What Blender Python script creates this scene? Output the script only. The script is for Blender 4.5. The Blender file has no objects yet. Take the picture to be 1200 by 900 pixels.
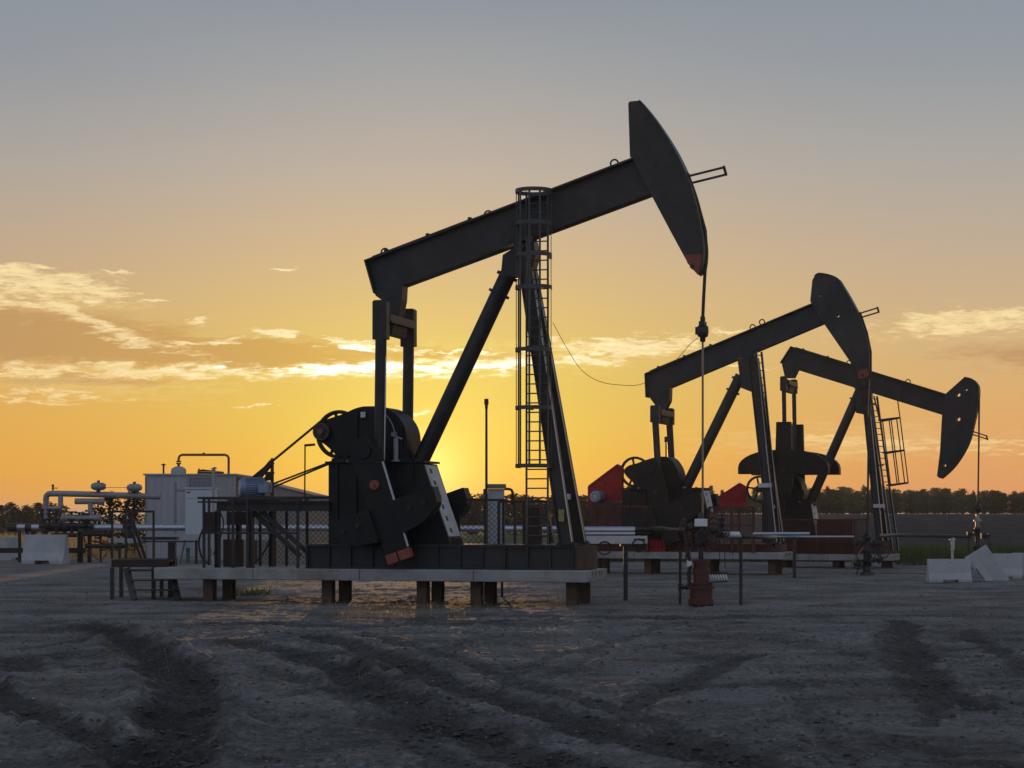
import bpy, math, random
import numpy as np
from mathutils import Vector, Matrix
R = math.radians
PI = math.pi
random.seed(7)
rng = np.random.RandomState(11)
scene = bpy.context.scene
COL = scene.collection
F = 2400.0; CAMH = 1.6; HOR = 603.0      # focal length in photo pixels, eye height, horizon row
SUN_U, SUN_V = 503.0, 556.0

# ------------------------------------------------------------------ materials
def new_mat(name):
    m = bpy.data.materials.new(name); m.use_nodes = True
    nt = m.node_tree
    return m, nt, nt.nodes['Principled BSDF']
def mat(name, col, rough=0.6, metal=0.0, var=0.25, scale=6.0, bump=0.0, spec=0.5, dirt=None, dirt_amt=0.35, streak=False):
    m, nt, b = new_mat(name)
    N = nt.nodes; L = nt.links
    tc = N.new('ShaderNodeTexCoord')
    mp = N.new('ShaderNodeMapping'); L.new(tc.outputs['Object'], mp.inputs[0])
    if streak: mp.inputs['Scale'].default_value = (1, 1, 0.12)
    n1 = N.new('ShaderNodeTexNoise'); n1.inputs['Scale'].default_value = scale
    n1.inputs['Detail'].default_value = 6; n1.inputs['Roughness'].default_value = 0.65
    L.new(mp.outputs[0], n1.inputs['Vector'])
    r = N.new('ShaderNodeValToRGB'); L.new(n1.outputs['Fac'], r.inputs[0])
    lo = [max(0, c*(1-var)) for c in col]; hi = [min(1, c*(1+var)) for c in col]
    r.color_ramp.elements[0].position = 0.3; r.color_ramp.elements[1].position = 0.7
    r.color_ramp.elements[0].color = (*lo, 1); r.color_ramp.elements[1].color = (*hi, 1)
    out = r.outputs[0]
    if dirt:
        n2 = N.new('ShaderNodeTexNoise'); n2.inputs['Scale'].default_value = scale*0.37
        n2.inputs['Detail'].default_value = 8; n2.inputs['Roughness'].default_value = 0.7
        L.new(mp.outputs[0], n2.inputs['Vector'])
        r2 = N.new('ShaderNodeValToRGB'); L.new(n2.outputs['Fac'], r2.inputs[0])
        r2.color_ramp.elements[0].position = 0.5; r2.color_ramp.elements[1].position = 0.68
        r2.color_ramp.elements[0].color = (0, 0, 0, 1)
        r2.color_ramp.elements[1].color = (dirt_amt,)*3+(1,)
        mx = N.new('ShaderNodeMix'); mx.data_type = 'RGBA'
        L.new(r2.outputs[0], mx.inputs[0]); L.new(out, mx.inputs[6]); mx.inputs[7].default_value = (*dirt, 1)
        out = mx.outputs[2]
    L.new(out, b.inputs['Base Color'])
    b.inputs['Roughness'].default_value = rough; b.inputs['Metallic'].default_value = metal
    b.inputs['Specular IOR Level'].default_value = spec
    rr = N.new('ShaderNodeMapRange'); L.new(n1.outputs['Fac'], rr.inputs[0])
    rr.inputs['To Min'].default_value = max(0.05, rough-0.12); rr.inputs['To Max'].default_value = min(1, rough+0.12)
    L.new(rr.outputs[0], b.inputs['Roughness'])
    if bump:
        bp = N.new('ShaderNodeBump'); bp.inputs['Strength'].default_value = bump; bp.inputs['Distance'].default_value = 0.02
        n3 = N.new('ShaderNodeTexNoise'); n3.inputs['Scale'].default_value = scale*5; n3.inputs['Detail'].default_value = 5
        L.new(mp.outputs[0], n3.inputs['Vector'])
        L.new(n3.outputs['Fac'], bp.inputs['Height']); L.new(bp.outputs[0], b.inputs['Normal'])
    return m
M = dict(
 black=mat('black_paint', (0.025, 0.025, 0.027), 0.45, 0, 0.45, 2.5, 0.15, 0.35, dirt=(0.075, 0.055, 0.042), dirt_amt=0.55),
 blackd=mat('darker_black_steel', (0.012, 0.011, 0.011), 0.5, 0, 0.4, 3, 0.2, 0.25, dirt=(0.035, 0.026, 0.02), dirt_amt=0.5),  # darker black than black_paint, for crank, gearbox and pedestal
 brown=mat('dark_brown_steel', (0.035, 0.023, 0.017), 0.6, 0, 0.35, 4, 0.15, 0.3),
 cage=mat('cage_steel', (0.050, 0.052, 0.056), 0.45, 0.2, 0.2, 8, 0.05),
 red=mat('red_paint', (0.38, 0.009, 0.018), 0.6, 0, 0.35, 3, 0.15, 0.3, dirt=(0.09, 0.025, 0.02), dirt_amt=.6),
 dred=mat('dark_red_paint', (0.085, 0.024, 0.018), 0.55, 0, 0.3, 4, 0.1, 0.35, dirt=(0.06, 0.03, 0.02)),
 tipred=mat('faded_red_paint', (0.27, 0.075, 0.055), 0.6, 0, 0.25, 6, 0.1, 0.3, dirt=(0.06, 0.03, 0.02)),
 galv=mat('galvanised_steel', (0.50, 0.51, 0.53), 0.42, 0.55, 0.15, 8, 0.05),
 alum=mat('pipe_cladding', (0.42, 0.45, 0.51), 0.36, 0.8, 0.08, 3, 0.03),
 wplate=mat('pale_perforated_plate', (0.60, 0.60, 0.61), 0.6, 0.0, 0.12, 6, 0.05, dirt=(0.25, 0.2, 0.16)),
 conc=mat('concrete', (0.29, 0.29, 0.29), 0.85, 0, 0.24, 2.5, 0.3, 0.3, dirt_amt=.7, dirt=(0.15, 0.13, 0.115), streak=False),
 conc2=mat('barrier_concrete', (0.38, 0.39, 0.40), 0.85, 0, 0.14, 2, 0.3, 0.3, dirt_amt=.4, dirt=(0.18, 0.16, 0.14)),
 pile=mat('rusty_pile', (0.10, 0.065, 0.045), 0.8, 0, 0.4, 5, 0.2, 0.3),
 wall=mat('pale_metal_cladding', (0.34, 0.34, 0.37), 0.6, 0, 0.1, 1.5, 0.05, 0.4, dirt=(0.2, 0.17, 0.15), streak=True),
 walld=mat('tan_metal_cladding', (0.22, 0.19, 0.18), 0.7, 0, 0.12, 1.5, 0.05, 0.3, dirt=(0.12, 0.09, 0.07), streak=True),
 cab=mat('light_blue_grey_cabinet', (0.46, 0.50, 0.55), 0.5, 0, 0.08, 2, 0.03, 0.4, dirt=(0.28, 0.27, 0.26), streak=True),
 motor=mat('blue_grey_paint', (0.20, 0.24, 0.36), 0.45, 0.1, 0.15, 8, 0.05),
 glass=mat('dark_glass', (0.16, 0.18, 0.22), 0.12, 0, 0.1, 3),
 rope=mat('wire_rope', (0.03, 0.028, 0.026), 0.6, 0.3, 0.2, 20),
 rod=mat('polished_rod', (0.24, 0.20, 0.17), 0.35, 0.8, 0.1, 20),
 grn=mat('green_hose', (0.06, 0.16, 0.12), 0.6, 0, 0.2, 9),
 yel=mat('faded_yellow_label', (0.28, 0.24, 0.06), 0.6, 0, 0.2, 9),
 bark=mat('bark', (0.05, 0.036, 0.026), 0.9, 0, 0.3, 9, 0.3),
 wood=mat('weathered_timber', (0.16, 0.12, 0.08), 0.85, 0, 0.3, 7, 0.2),
 dull=mat('dull_grey_pipe', (0.27, 0.26, 0.29), 0.5, 0.2, 0.2, 3, 0.05, dirt=(0.12, 0.09, 0.08)),
 plastic=mat('white_plastic', (0.66, 0.67, 0.70), 0.5, 0, 0.08, 7),
)
def leaf_mat(name, c1, c2):
    m, nt, b = new_mat(name); N = nt.nodes; L = nt.links
    oi = N.new('ShaderNodeObjectInfo'); tc = N.new('ShaderNodeTexCoord')
    n = N.new('ShaderNodeTexNoise'); n.inputs['Scale'].default_value = 1.3; n.inputs['Detail'].default_value = 3
    L.new(tc.outputs['Object'], n.inputs['Vector'])
    r = N.new('ShaderNodeValToRGB'); r.color_ramp.elements[0].position = 0.3; r.color_ramp.elements[1].position = 0.7
    r.color_ramp.elements[0].color = (*c1, 1); r.color_ramp.elements[1].color = (*c2, 1)
    L.new(n.outputs['Fac'], r.inputs[0])
    hs = N.new('ShaderNodeHueSaturation')
    mr = N.new('ShaderNodeMapRange'); L.new(oi.outputs['Random'], mr.inputs[0]); mr.inputs['To Min'].default_value = 0.7; mr.inputs['To Max'].default_value = 1.3
    L.new(mr.outputs[0], hs.inputs['Value']); L.new(r.outputs[0], hs.inputs['Color'])
    b.inputs['Roughness'].default_value = 0.7; b.inputs['Specular IOR Level'].default_value = 0.2
    L.new(hs.outputs[0], b.inputs['Base Color'])
    tr = N.new('ShaderNodeBsdfTranslucent'); L.new(hs.outputs[0], tr.inputs['Color'])
    ms = N.new('ShaderNodeMixShader'); ms.inputs[0].default_value = 0.35
    out = N['Material Output']
    L.new(b.outputs[0], ms.inputs[1]); L.new(tr.outputs[0], ms.inputs[2]); L.new(ms.outputs[0], out.inputs['Surface'])
    return m
M['leaf'] = leaf_mat('foliage', (0.045, 0.060, 0.025), (0.105, 0.115, 0.045))
M['leafd'] = leaf_mat('dark_foliage', (0.022, 0.026, 0.014), (0.06, 0.05, 0.026))
M['straw'] = leaf_mat('dry_grass_blades', (0.22, 0.15, 0.07), (0.46, 0.33, 0.17))
M['grass'] = leaf_mat('green_grass_blades', (0.04, 0.065, 0.02), (0.11, 0.14, 0.045))

# ------------------------------------------------------------------ mesh builder
class MB:
    def __init__(s): s.v = []; s.f = []; s.sm = []
    def add(s, vs, fs, smooth=False):
        o = len(s.v); s.v += [tuple(p) for p in vs]
        s.f += [tuple(i+o for i in f) for f in fs]; s.sm += [smooth]*len(fs)
        return s
    def hexa(s, a):   # 8 points: bottom loop 0-3, top loop 4-7
        return s.add(a, [(3, 2, 1, 0), (4, 5, 6, 7), (0, 1, 5, 4), (1, 2, 6, 5), (2, 3, 7, 6), (3, 0, 4, 7)])
    def box(s, x0, x1, y0, y1, z0, z1):
        if x0 > x1: x0, x1 = x1, x0
        if y0 > y1: y0, y1 = y1, y0
        if z0 > z1: z0, z1 = z1, z0
        return s.hexa([(x0, y0, z0), (x1, y0, z0), (x1, y1, z0), (x0, y1, z0), (x0, y0, z1), (x1, y0, z1), (x1, y1, z1), (x0, y1, z1)])
    def bar(s, p, q, w, h=None, side=None):
        """rectangular bar; w is measured along `side`, h across"""
        h = h or w
        p = Vector(p); q = Vector(q); d = (q-p)
        if d.length < 1e-6: return s
        d.normalize()
        sd = Vector(side) if side is not None else Vector((0, 1, 0))
        sd = sd - d*sd.dot(d)
        if sd.length < 1e-3:
            sd = Vector((1, 0, 0)); sd = sd - d*sd.dot(d)
            if sd.length < 1e-3: sd = Vector((0, 0, 1)); sd = sd-d*sd.dot(d)
        sd.normalize(); n = d.cross(sd)
        o = [(-1, -1), (1, -1), (1, 1), (-1, 1)]
        a = [p+sd*(w/2*i)+n*(h/2*j) for i, j in o]+[q+sd*(w/2*i)+n*(h/2*j) for i, j in o]
        return s.hexa(a)
    def ibeam(s, p, q, w, h, ft=0.025, wt=0.025, side=None):
        p = Vector(p); q = Vector(q); d = (q-p).normalized()
        sd = Vector(side) if side is not None else Vector((0, 1, 0))
        sd = (sd-d*sd.dot(d)).normalized(); n = d.cross(sd)
        s.bar(p+n*(h/2-ft/2), q+n*(h/2-ft/2), w, ft, sd); s.bar(p-n*(h/2-ft/2), q-n*(h/2-ft/2), w, ft, sd)
        s.bar(p, q, wt, h-2*ft, sd)
        return s
    def tube(s, p, q, r, r2=None, n=14, cap=True):
        r2 = r if r2 is None else r2
        p = Vector(p); q = Vector(q); d = (q-p)
        if d.length < 1e-6: return s
        d.normalize()
        a = d.orthogonal().normalized(); b = d.cross(a)
        vs = [p+(a*math.cos(2*PI*i/n)+b*math.sin(2*PI*i/n))*r for i in range(n)]
        vs += [q+(a*math.cos(2*PI*i/n)+b*math.sin(2*PI*i/n))*r2 for i in range(n)]
        s.add(vs, [(i, (i+1) % n, n+(i+1) % n, n+i) for i in range(n)], True)
        if cap:
            s.add(vs[:n], [tuple(reversed(range(n)))]); s.add(vs[n:], [tuple(range(n))])
        return s
    def path(s, pts, r, n=8, cap=True):
        pts = [Vector(p) for p in pts]
        rings = []; prev = None
        for i, p in enumerate(pts):
            d = (pts[min(i+1, len(pts)-1)]-pts[max(i-1, 0)]).normalized()
            a = d.orthogonal().normalized() if prev is None else (prev-d*prev.dot(d)).normalized()
            prev = a; b = d.cross(a)
            rings.append([p+(a*math.cos(2*PI*k/n)+b*math.sin(2*PI*k/n))*r for k in range(n)])
        vs = [v for g in rings for v in g]
        fs = [(i*n+k, i*n+(k+1) % n, (i+1)*n+(k+1) % n, (i+1)*n+k) for i in range(len(pts)-1) for k in range(n)]
        s.add(vs, fs, True)
        if cap: s.add(rings[0], [tuple(reversed(range(n)))]); s.add(rings[-1], [tuple(range(n))])
        return s
    def ring(s, c, ax, R_, r, n=40, m=8, a0=0.0, a1=2*PI, ref=None):
        c = Vector(c); ax = Vector(ax).normalized()
        a = (Vector(ref) if ref is not None else ax.orthogonal()); a = (a-ax*a.dot(ax)).normalized(); b = ax.cross(a)
        full = abs(a1-a0-2*PI) < 1e-4
        vs = []
        k = n if full else n+1
        for i in range(k):
            t = a0+(a1-a0)*i/n
            e = a*math.cos(t)+b*math.sin(t)
            for j in range(m):
                u = 2*PI*j/m
                vs.append(c+e*(R_+r*math.cos(u))+ax*(r*math.sin(u)))
        fs = [(i*m+j, i*m+(j+1) % m, ((i+1) % k)*m+(j+1) % m, ((i+1) % k)*m+j) for i in range(n if full else n) for j in range(m)]
        s.add(vs, fs, True); return s
    def prism(s, pts, t0, t1, smooth=False):
        """pts: (x,z) outline extruded along y"""
        n = len(pts); ar = sum(pts[i][0]*pts[(i+1) % n][1]-pts[(i+1) % n][0]*pts[i][1] for i in range(n))
        if ar < 0: pts = pts[::-1]
        vs = [(x, t0, z) for x, z in pts]+[(x, t1, z) for x, z in pts]
        s.add(vs, [tuple(range(n)), tuple(reversed(range(n, 2*n)))])
        s.add(vs, [(i, n+i, n+(i+1) % n, (i+1) % n) for i in range(n)], smooth)
        return s
    def lathe(s, c, prof, ax=(0, 0, 1), n=20):
        c = Vector(c); ax = Vector(ax).normalized(); a = ax.orthogonal().normalized(); b = ax.cross(a)
        vs = []
        for r, h in prof:
            for i in range(n):
                t = 2*PI*i/n; vs.append(c+ax*h+(a*math.cos(t)+b*math.sin(t))*max(r, 1e-4))
        fs = [(j*n+i, j*n+(i+1) % n, (j+1)*n+(i+1) % n, (j+1)*n+i) for j in range(len(prof)-1) for i in range(n)]
        s.add(vs, fs, True); return s
    def sphere(s, c, r, n=14, sz=1.0):
        prof = [(r*math.sin(PI*k/8), -r*sz*math.cos(PI*k/8)) for k in range(9)]
        return s.lathe(c, prof, n=n)
    def build(s, name, m, parent=None, bevel=0.0):
        me = bpy.data.meshes.new(name); me.from_pydata(s.v, [], s.f); me.materials.append(M[m] if isinstance(m, str) else m)
        me.polygons.foreach_set('use_smooth', s.sm); me.update()
        o = bpy.data.objects.new(name, me); COL.objects.link(o)
        if parent: o.parent = parent
        if bevel:
            b = o.modifiers.new('bevel', 'BEVEL'); b.width = bevel; b.segments = 2; b.limit_method = 'ANGLE'; b.angle_limit = R(40)
        return o
def tag(o, label=None, cat=None, group=None, kind=None):
    if label: o['label'] = label
    if cat: o['category'] = cat
    if group: o['group'] = group
    if kind: o['kind'] = kind
    return o
def empty(name, loc=(0, 0, 0), rz=0, label=None, cat=None, group=None):
    o = bpy.data.objects.new(name, None); COL.objects.link(o); o.location = loc; o.rotation_euler = (0, 0, rz)
    o.empty_display_size = 0.3
    return tag(o, label, cat, group)
def holed(name, pts, holes, t0, t1, m, parent, bevel=0.0):
    """extruded outline with round through-holes, via a filled 2D curve"""
    cu = bpy.data.curves.new(name+'_c', 'CURVE'); cu.dimensions = '2D'; cu.fill_mode = 'BOTH'
    cu.extrude = (t1-t0)/2
    def sp(ps):
        q = cu.splines.new('POLY'); q.points.add(len(ps)-1)
        for i, p in enumerate(ps): q.points[i].co = (p[0], p[1], 0, 1)
        q.use_cyclic_u = True
    sp(pts)
    for (x, z, r) in holes: sp([(x+r*math.cos(2*PI*k/14), z+r*math.sin(2*PI*k/14)) for k in range(14)])
    tmp = bpy.data.objects.new('tmp', cu); COL.objects.link(tmp)
    dg = bpy.context.evaluated_depsgraph_get()
    me = bpy.data.meshes.new_from_object(tmp.evaluated_get(dg)); me.name = name
    bpy.data.objects.remove(tmp); bpy.data.curves.remove(cu)
    # curve lies in local XY: send y->z, z->-y and move to mid thickness
    me.transform(Matrix.Translation((0, (t0+t1)/2, 0)) @ Matrix.Rotation(PI/2, 4, 'X'))
    me.materials.clear(); me.materials.append(M[m])
    o = bpy.data.objects.new(name, me); COL.objects.link(o); o.parent = parent
    return o
def arc_pts(c, r, a0, a1, n=8):
    return [(c[0]+r*math.cos(a0+(a1-a0)*k/n), c[1]+r*math.sin(a0+(a1-a0)*k/n)) for k in range(n+1)]
def smooth_curve(ps, n=5, closed=False):
    """Catmull-Rom through points of any dimension"""
    ps = [np.array(p, float) for p in ps]; out = []
    N_ = len(ps)
    for i in range(N_ if closed else N_-1):
        g = lambda k: ps[k % N_] if closed else ps[min(max(k, 0), N_-1)]
        a, b, c, d = g(i-1), g(i), g(i+1), g(i+2)
        for k in range(n):
            t = k/n
            out.append(tuple(0.5*((2*b)+(-a+c)*t+(2*a-5*b+4*c-d)*t*t+(-a+3*b-3*c+d)*t**3)))
    if not closed: out.append(tuple(ps[-1]))
    return out
def at(u, v, Y): return Vector(((u-600)/F*Y, Y, CAMH-(v-HOR)/F*Y))
def ground_at(u, v):
    Y = CAMH*F/(v-HOR); return Vector(((u-600)/F*Y, Y, 0))

# ------------------------------------------------------------------ pumpjacks
class Frame:
    """measured frame of one pumpjack: x along the beam, y across (away from the camera), z up"""
    def __init__(s, u, Y, yaw, halfw):
        s.c = math.cos(R(yaw)); s.s = math.sin(R(yaw)); s.yaw = R(yaw)
        s.ox = (u-600)/F*Y+s.s*halfw; s.oy = Y+s.c*halfw
    def P(s, u, v, t=0.0):
        k = (u-600)/F
        a = (k*(s.oy+t*s.c)-s.ox-t*s.s)/(s.c+k*s.s)
        Y = s.oy-a*s.s+t*s.c
        return (a, t, CAMH-(v-HOR)*Y/F)
    def P2(s, u, v, t=0.0):
        a = s.P(u, v, t); return (a[0], a[2])
    def sc(s, u, t=0.0):
        a = s.P(u, 603, t)[0]; return (s.oy-a*s.s+t*s.c)/F      # metres per pixel
    def world(s, p):
        return Vector((s.ox+p[0]*s.c+p[1]*s.s, s.oy-p[0]*s.s+p[1]*s.c, p[2]))

def make_crank(fr, root, t, tip, ang, flat, wing, arch, full, tipred, armw=0.44, th=0.16, pin=1.42):
    """crank arm from the shaft to its tip, tip (x,z), ang = direction of the tip seen from the shaft"""
    d = np.array([math.cos(ang), math.sin(ang)]); n = np.array([-d[1], d[0]])
    tip = np.array(tip)
    def q(a, b): return tuple(tip-d*a+n*b)
    mb = MB()
    tl = 0.17 if tipred else 0.0
    mb.prism([q(tl, -armw/2), q(tl, armw/2), q(full-0.1, armw*0.62), q(full+0.25, armw*0.35), q(full+0.25, -armw*0.35), q(full-0.1, -armw*0.62)], t-th/2, t+th/2)
    arm = mb.build('crank_arm', 'blackd', root, 0.012)
    if tipred:
        mt = MB(); mt.prism([q(0, -armw/2-.01), q(0, -.02), q(tl, -.02), q(tl, -armw/2-.01)], t-th/2-.01, t+th/2)
        mt.prism([q(0, .01), q(0, armw/2+.01), q(tl, armw/2+.01), q(tl, .01)], t-th/2-.01, t+th/2)
        o = mt.build('crank_tip', 'tipred', arm, 0.008); o['label'] = 'faded red tip of the crank arm'
    # wings: quarter-moon weights bolted on both edges
    for sgn in (-1, 1):
        w0 = armw/2+0.003
        pts = [q(flat, sgn*w0), q(flat, sgn*wing)]
        pts += [q(flat-0.2-(arch-0.2)*math.sin(k/8*PI/2)**0.9, sgn*(wing-(wing-w0)*(1-math.cos(k/8*PI/2))**0.9)) for k in range(9)]
        mw = MB(); mw.prism(pts, t-0.20, t+0.14)
        w = mw.build('counterweight', 'blackd', root, 0.02)
        for kk in (0.35, 0.7):
            c = q(flat-0.22, sgn*(w0+(wing-w0)*kk)); MB().tube((c[0], t-0.235, c[1]), (c[0], t-0.2, c[1]), 0.045, n=8).build('bolt', 'brown', w)
    # pale strip drawn as a highlight along the arm edge
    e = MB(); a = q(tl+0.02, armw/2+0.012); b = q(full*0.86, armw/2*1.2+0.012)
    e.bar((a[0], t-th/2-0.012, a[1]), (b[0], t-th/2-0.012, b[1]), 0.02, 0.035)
    if tipred: e.build('edge_highlight', 'galv', arm)
    pn = q(pin, 0); h = MB(); h.tube((pn[0], t-th/2-0.06, pn[1]), (pn[0], t+0.2, pn[1]), 0.085, n=20)
    h.tube((pn[0], t-th/2-0.09, pn[1]), (pn[0], t-th/2-0.06, pn[1]), 0.03, n=10)
    h.build('crank_pin', 'tipred' if tipred else 'brown', arm)
    sh = q(full, 0)
    return pn, sh

def ladder(fr, root, p0, p1, width, side, nr, m='black', r=0.018, stringers=True):
    """ladder from p0 (top) to p1 (bottom) as one part"""
    mb = MB(); p0 = Vector(p0); p1 = Vector(p1); sd = Vector(side).normalized()
    for k in (-1, 1): mb.bar(p0+sd*k*width/2, p1+sd*k*width/2, 0.018, 0.05, sd)
    for i in range(nr):
        c = p0.lerp(p1, (i+0.5)/nr); mb.tube(c-sd*width/2, c+sd*width/2, r*0.7, n=8)
    return mb.build('ladder', m, root)

def pumpjack(cfg):
    fr = cfg['fr']; P = fr.P; P2 = fr.P2
    root = empty('pumpjack', (fr.ox, fr.oy, 0), -fr.yaw, cfg['label'], 'pumpjack', 'pumpjacks nodding over the wells')
    S = cfg['S']                                                     # half distance between pitmans
    # --- walking beam
    tl, tr, br, bl, tail = cfg['beam']
    bw = cfg.get('bw', 0.36)
    mb = MB(); a, b, c, d, e = P2(*tl), P2(*tr), P2(*br), P2(*bl), P2(*tail)
    mb.prism([a, b, c, d, e], -0.05, 0.05)
    def fl(p, q, off):                                               # flanges
        dv = np.array(q)-np.array(p); dv /= np.linalg.norm(dv); n = np.array([-dv[1], dv[0]])*off
        mb.prism([tuple(np.array(p)), tuple(np.array(q)), tuple(np.array(q)+n), tuple(np.array(p)+n)], -bw/2, bw/2)
    fl(a, b, -0.035); fl(d, c, 0.035)
    fl(a, e, 0.03)
    # web stiffeners
    for k in cfg.get('stiff', ()):
        p = np.array(a)*(1-k)+np.array(b)*k; q = np.array(d)*(1-k)+np.array(c)*k
        q = np.array(p)+(np.array([(b[1]-a[1]), -(b[0]-a[0])])/math.hypot(b[0]-a[0], b[1]-a[1]))*np.linalg.norm(np.array(c)-np.array(b))*0.93
        mb.bar((p[0], 0, p[1]-0.03), (q[0], 0, q[1]), bw*0.9, 0.02)
    beam = mb.build('walking_beam', 'black', root, 0.006)
    for (u, v) in cfg['eyes']:
        x, _, z = P(u, v); MB().ring((x, 0, z-0.01), (0, 1, 0), 0.07, 0.016, 18, 6).build('lifting_eye', 'black', beam)
    mc = MB()                                                        # small cable and clips along the top flange
    k0 = [tuple(np.array(a)*(1-k)+np.array(b)*k+np.array([0, 0.012])) for i, k in enumerate(np.linspace(0.03, 0.4, 8))]
    mc.path([(x, -bw/2+0.05, z) for x, z in k0], 0.011, 6)
    for x, z in k0[1::3]: mc.box(x-0.03, x+0.03, -bw/2+0.01, -bw/2+0.09, z-0.02, z+0.035)
    mc.build('beam_cable', 'rope', beam)
    # --- horse head
    hp = [P2(*p) for p in cfg['head_back']]
    fc = smooth_curve([P2(*p) for p in cfg['head_face']], 5)
    outline = hp+fc
    holes = [(*P2(u, v), r) for u, v, r in cfg['holes']]
    hw = cfg.get('hw', 0.42)
    head = holed('horse_head', outline, holes if cfg.get('open_holes') else [], -hw/2, hw/2, 'black', root)
    bo = MB()
    if not cfg.get('open_holes'):
        for x, z, r in holes: bo.tube((x, -hw/2-0.02, z), (x, -hw/2, z), r, n=12)
    # raised rim plate along the curved face
    for i in range(len(fc)-1):
        bo.bar((fc[i][0], 0, fc[i][1]), (fc[i+1][0], 0, fc[i+1][1]), hw+0.07, 0.03)
    bo.build('face_plate', 'black', head)
    if cfg.get('tip'):
        tp = [P2(*p) for p in cfg['tip']]; tm = MB(); tm.prism(tp, -hw/2-0.006, hw/2+0.006)
        o = tm.build('head_tip', 'tipred', head); o['label'] = 'faded red lower tip of the horse head'
        x, z = P2(*cfg['tip_hole']); MB().tube((x, -hw/2-0.02, z), (x, hw/2+0.02, z), 0.045, n=14).build('tip_pin', 'black', o)
    (u0, v0), (u1, v1) = cfg['fork']
    fk = MB(); p = P(u0, v0); q = P(u1, v1)
    for k in (-1, 1): fk.bar((p[0]-0.1, k*0.11, p[2]-k*.045), (q[0], k*0.11, q[2]-k*.045), 0.035, 0.035)
    fk.bar((q[0]-0.02, -0.13, q[2]+.05), (q[0]-0.02, 0.13, q[2]-.05), 0.04, 0.04, (1, 0, 0))
    fk.build('wireline_guide', 'black', head)
    # --- bridle, carrier bar, polished rod
    ru = cfg['rod_u']; x = P(ru, 500)[0]
    vt, vc0, vc1, vb = cfg['rod_v']
    br_ = MB()
    fo = cfg['bridle']
    for k in (-0.055, 0.055):
        pts = [(P(u, v)[0], k, P(u, v)[2]) for u, v in fo]
        pts[-1] = (x, k, pts[-1][2])
        br_.path(pts, 0.02, 8)
    br_.build('bridle', 'rope', root)
    cb = MB(); z0 = P(ru, vc0)[2]; z1 = P(ru, vc1)[2]; h = z0-z1
    cb.box(x-0.05, x+0.05, -0.12, 0.12, z0-0.35*h, z0-0.2*h); cb.tube((x, 0, z0), (x, 0, z0-.3*h), 0.045)
    cb.lathe((x, 0, z1), [(0.03, 0), (0.05, 0.02), (0.05, .18*h), (0.09, .22*h), (0.105, .4*h), (0.10, .6*h), (0.06, .68*h), (0.055, .8*h), (0.0, .8*h)], n=14)
    cb.box(x-0.13, x-0.08, -0.02, 0.02, z1+.3*h, z1+.6*h)
    cb.build('carrier_bar', 'black', root)
    rd = MB(); rd.tube((x, 0, z1+0.05), (x, 0, P(ru, vb)[2]), 0.019, n=10); rd.build('polished_rod', 'rod', root)
    # --- tail bearing, equalizer, pitmans
    tb = MB(); tb.prism([P2(*p) for p in cfg['tail_bearing']], -0.16, 0.16); tb.build('tail_bearing', 'black', root, 0.01)
    nu, nv, fu, fv, tubw = cfg['pit']                                # near pitman top, far pitman top
    xt = P(nu, nv, -S)[0]; zt = P(nu, nv, -S)[2]; zb = P(nu, nv+cfg['cap_h'], -S)[2]
    eq = MB()
    zc = (zt+zb)/2
    eq.prism([(xt-0.12, zc+0.12), (xt+0.14, zc+0.12), (xt+0.14, zc-0.02), (xt-0.12, zc-0.02)], -S+0.1, S-0.1)
    eq.box(xt-0.15, xt+0.17, -S+0.12, S-0.12, zc-0.045, zc-0.02)
    eq.prism([(xt-0.09, zc-0.045), (xt+0.11, zc-0.045), (xt+0.07, zc-0.24), (xt-0.05, zc-0.24)], -0.42, 0.42)
    eq.build('equalizer', 'black', root, 0.01)
    tip = cfg['crank_tip']; px = P2(*tip, -S-0.12)
    ends = []
    for t in (-1, 1):
        pn, sh = make_crank(fr, root, t*(S+0.16), px, cfg['crank_ang'], cfg['flat'], cfg['wing'], cfg['arch'], 2.05, cfg.get('tip_red', False))
        ends.append((pn, sh))
        pm = MB()
        pm.tube((xt, t*S, zb+0.02), (pn[0], t*S, pn[1]), tubw/2, n=18)
        pit = pm.build('pitman_arm', 'black', root)
        pc = MB(); hw2 = tubw/2+0.03
        pc.prism([(xt-hw2, zb-0.0), (xt+hw2, zb), (xt+hw2, zt-0.03), (xt+hw2-0.03, zt), (xt-hw2+0.03, zt), (xt-hw2, zt-0.03)], t*S-0.09, t*S+0.09)
        pc.build('pitman_cap', 'black', pit, 0.01)
        if cfg.get('strip'):  # pale strip standing in for the highlight on the near pitman
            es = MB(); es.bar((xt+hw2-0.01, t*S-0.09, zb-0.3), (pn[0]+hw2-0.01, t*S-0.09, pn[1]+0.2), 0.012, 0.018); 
            if t < 0: es.build('edge_highlight', 'galv', pit)
    sh = ends[0][1]
    sft = MB(); sft.tube((sh[0], -S-0.3, sh[1]), (sh[0], S+0.3, sh[1]), 0.13, n=18); sft.build('crankshaft', 'blackd', root)
    # --- gearbox with sheave
    gp = smooth_curve([P2(*p, -0.42) for p in cfg['gear_top']], 4)
    g = MB(); g.prism(gp, -0.42, 0.42); 
    gb = g.build('gearbox', 'blackd', root, 0.03)
    gf = MB()                                                        # split flange, ribs, bolts, plate
    (gx0, gz0), (gx1, gz1) = gp[0], gp[-1]
    gf.box(min(gx0, gx1)-0.06, max(gx0, gx1)+0.06, -0.5, 0.5, gz0-0.02, gz0+0.06)
    for k in range(9):
        xx = min(gx0, gx1)+abs(gx1-gx0)*(k+0.5)/9; gf.tube((xx, -0.46, gz0+0.06), (xx, -0.46, gz0+0.11), 0.022, n=6)
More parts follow.
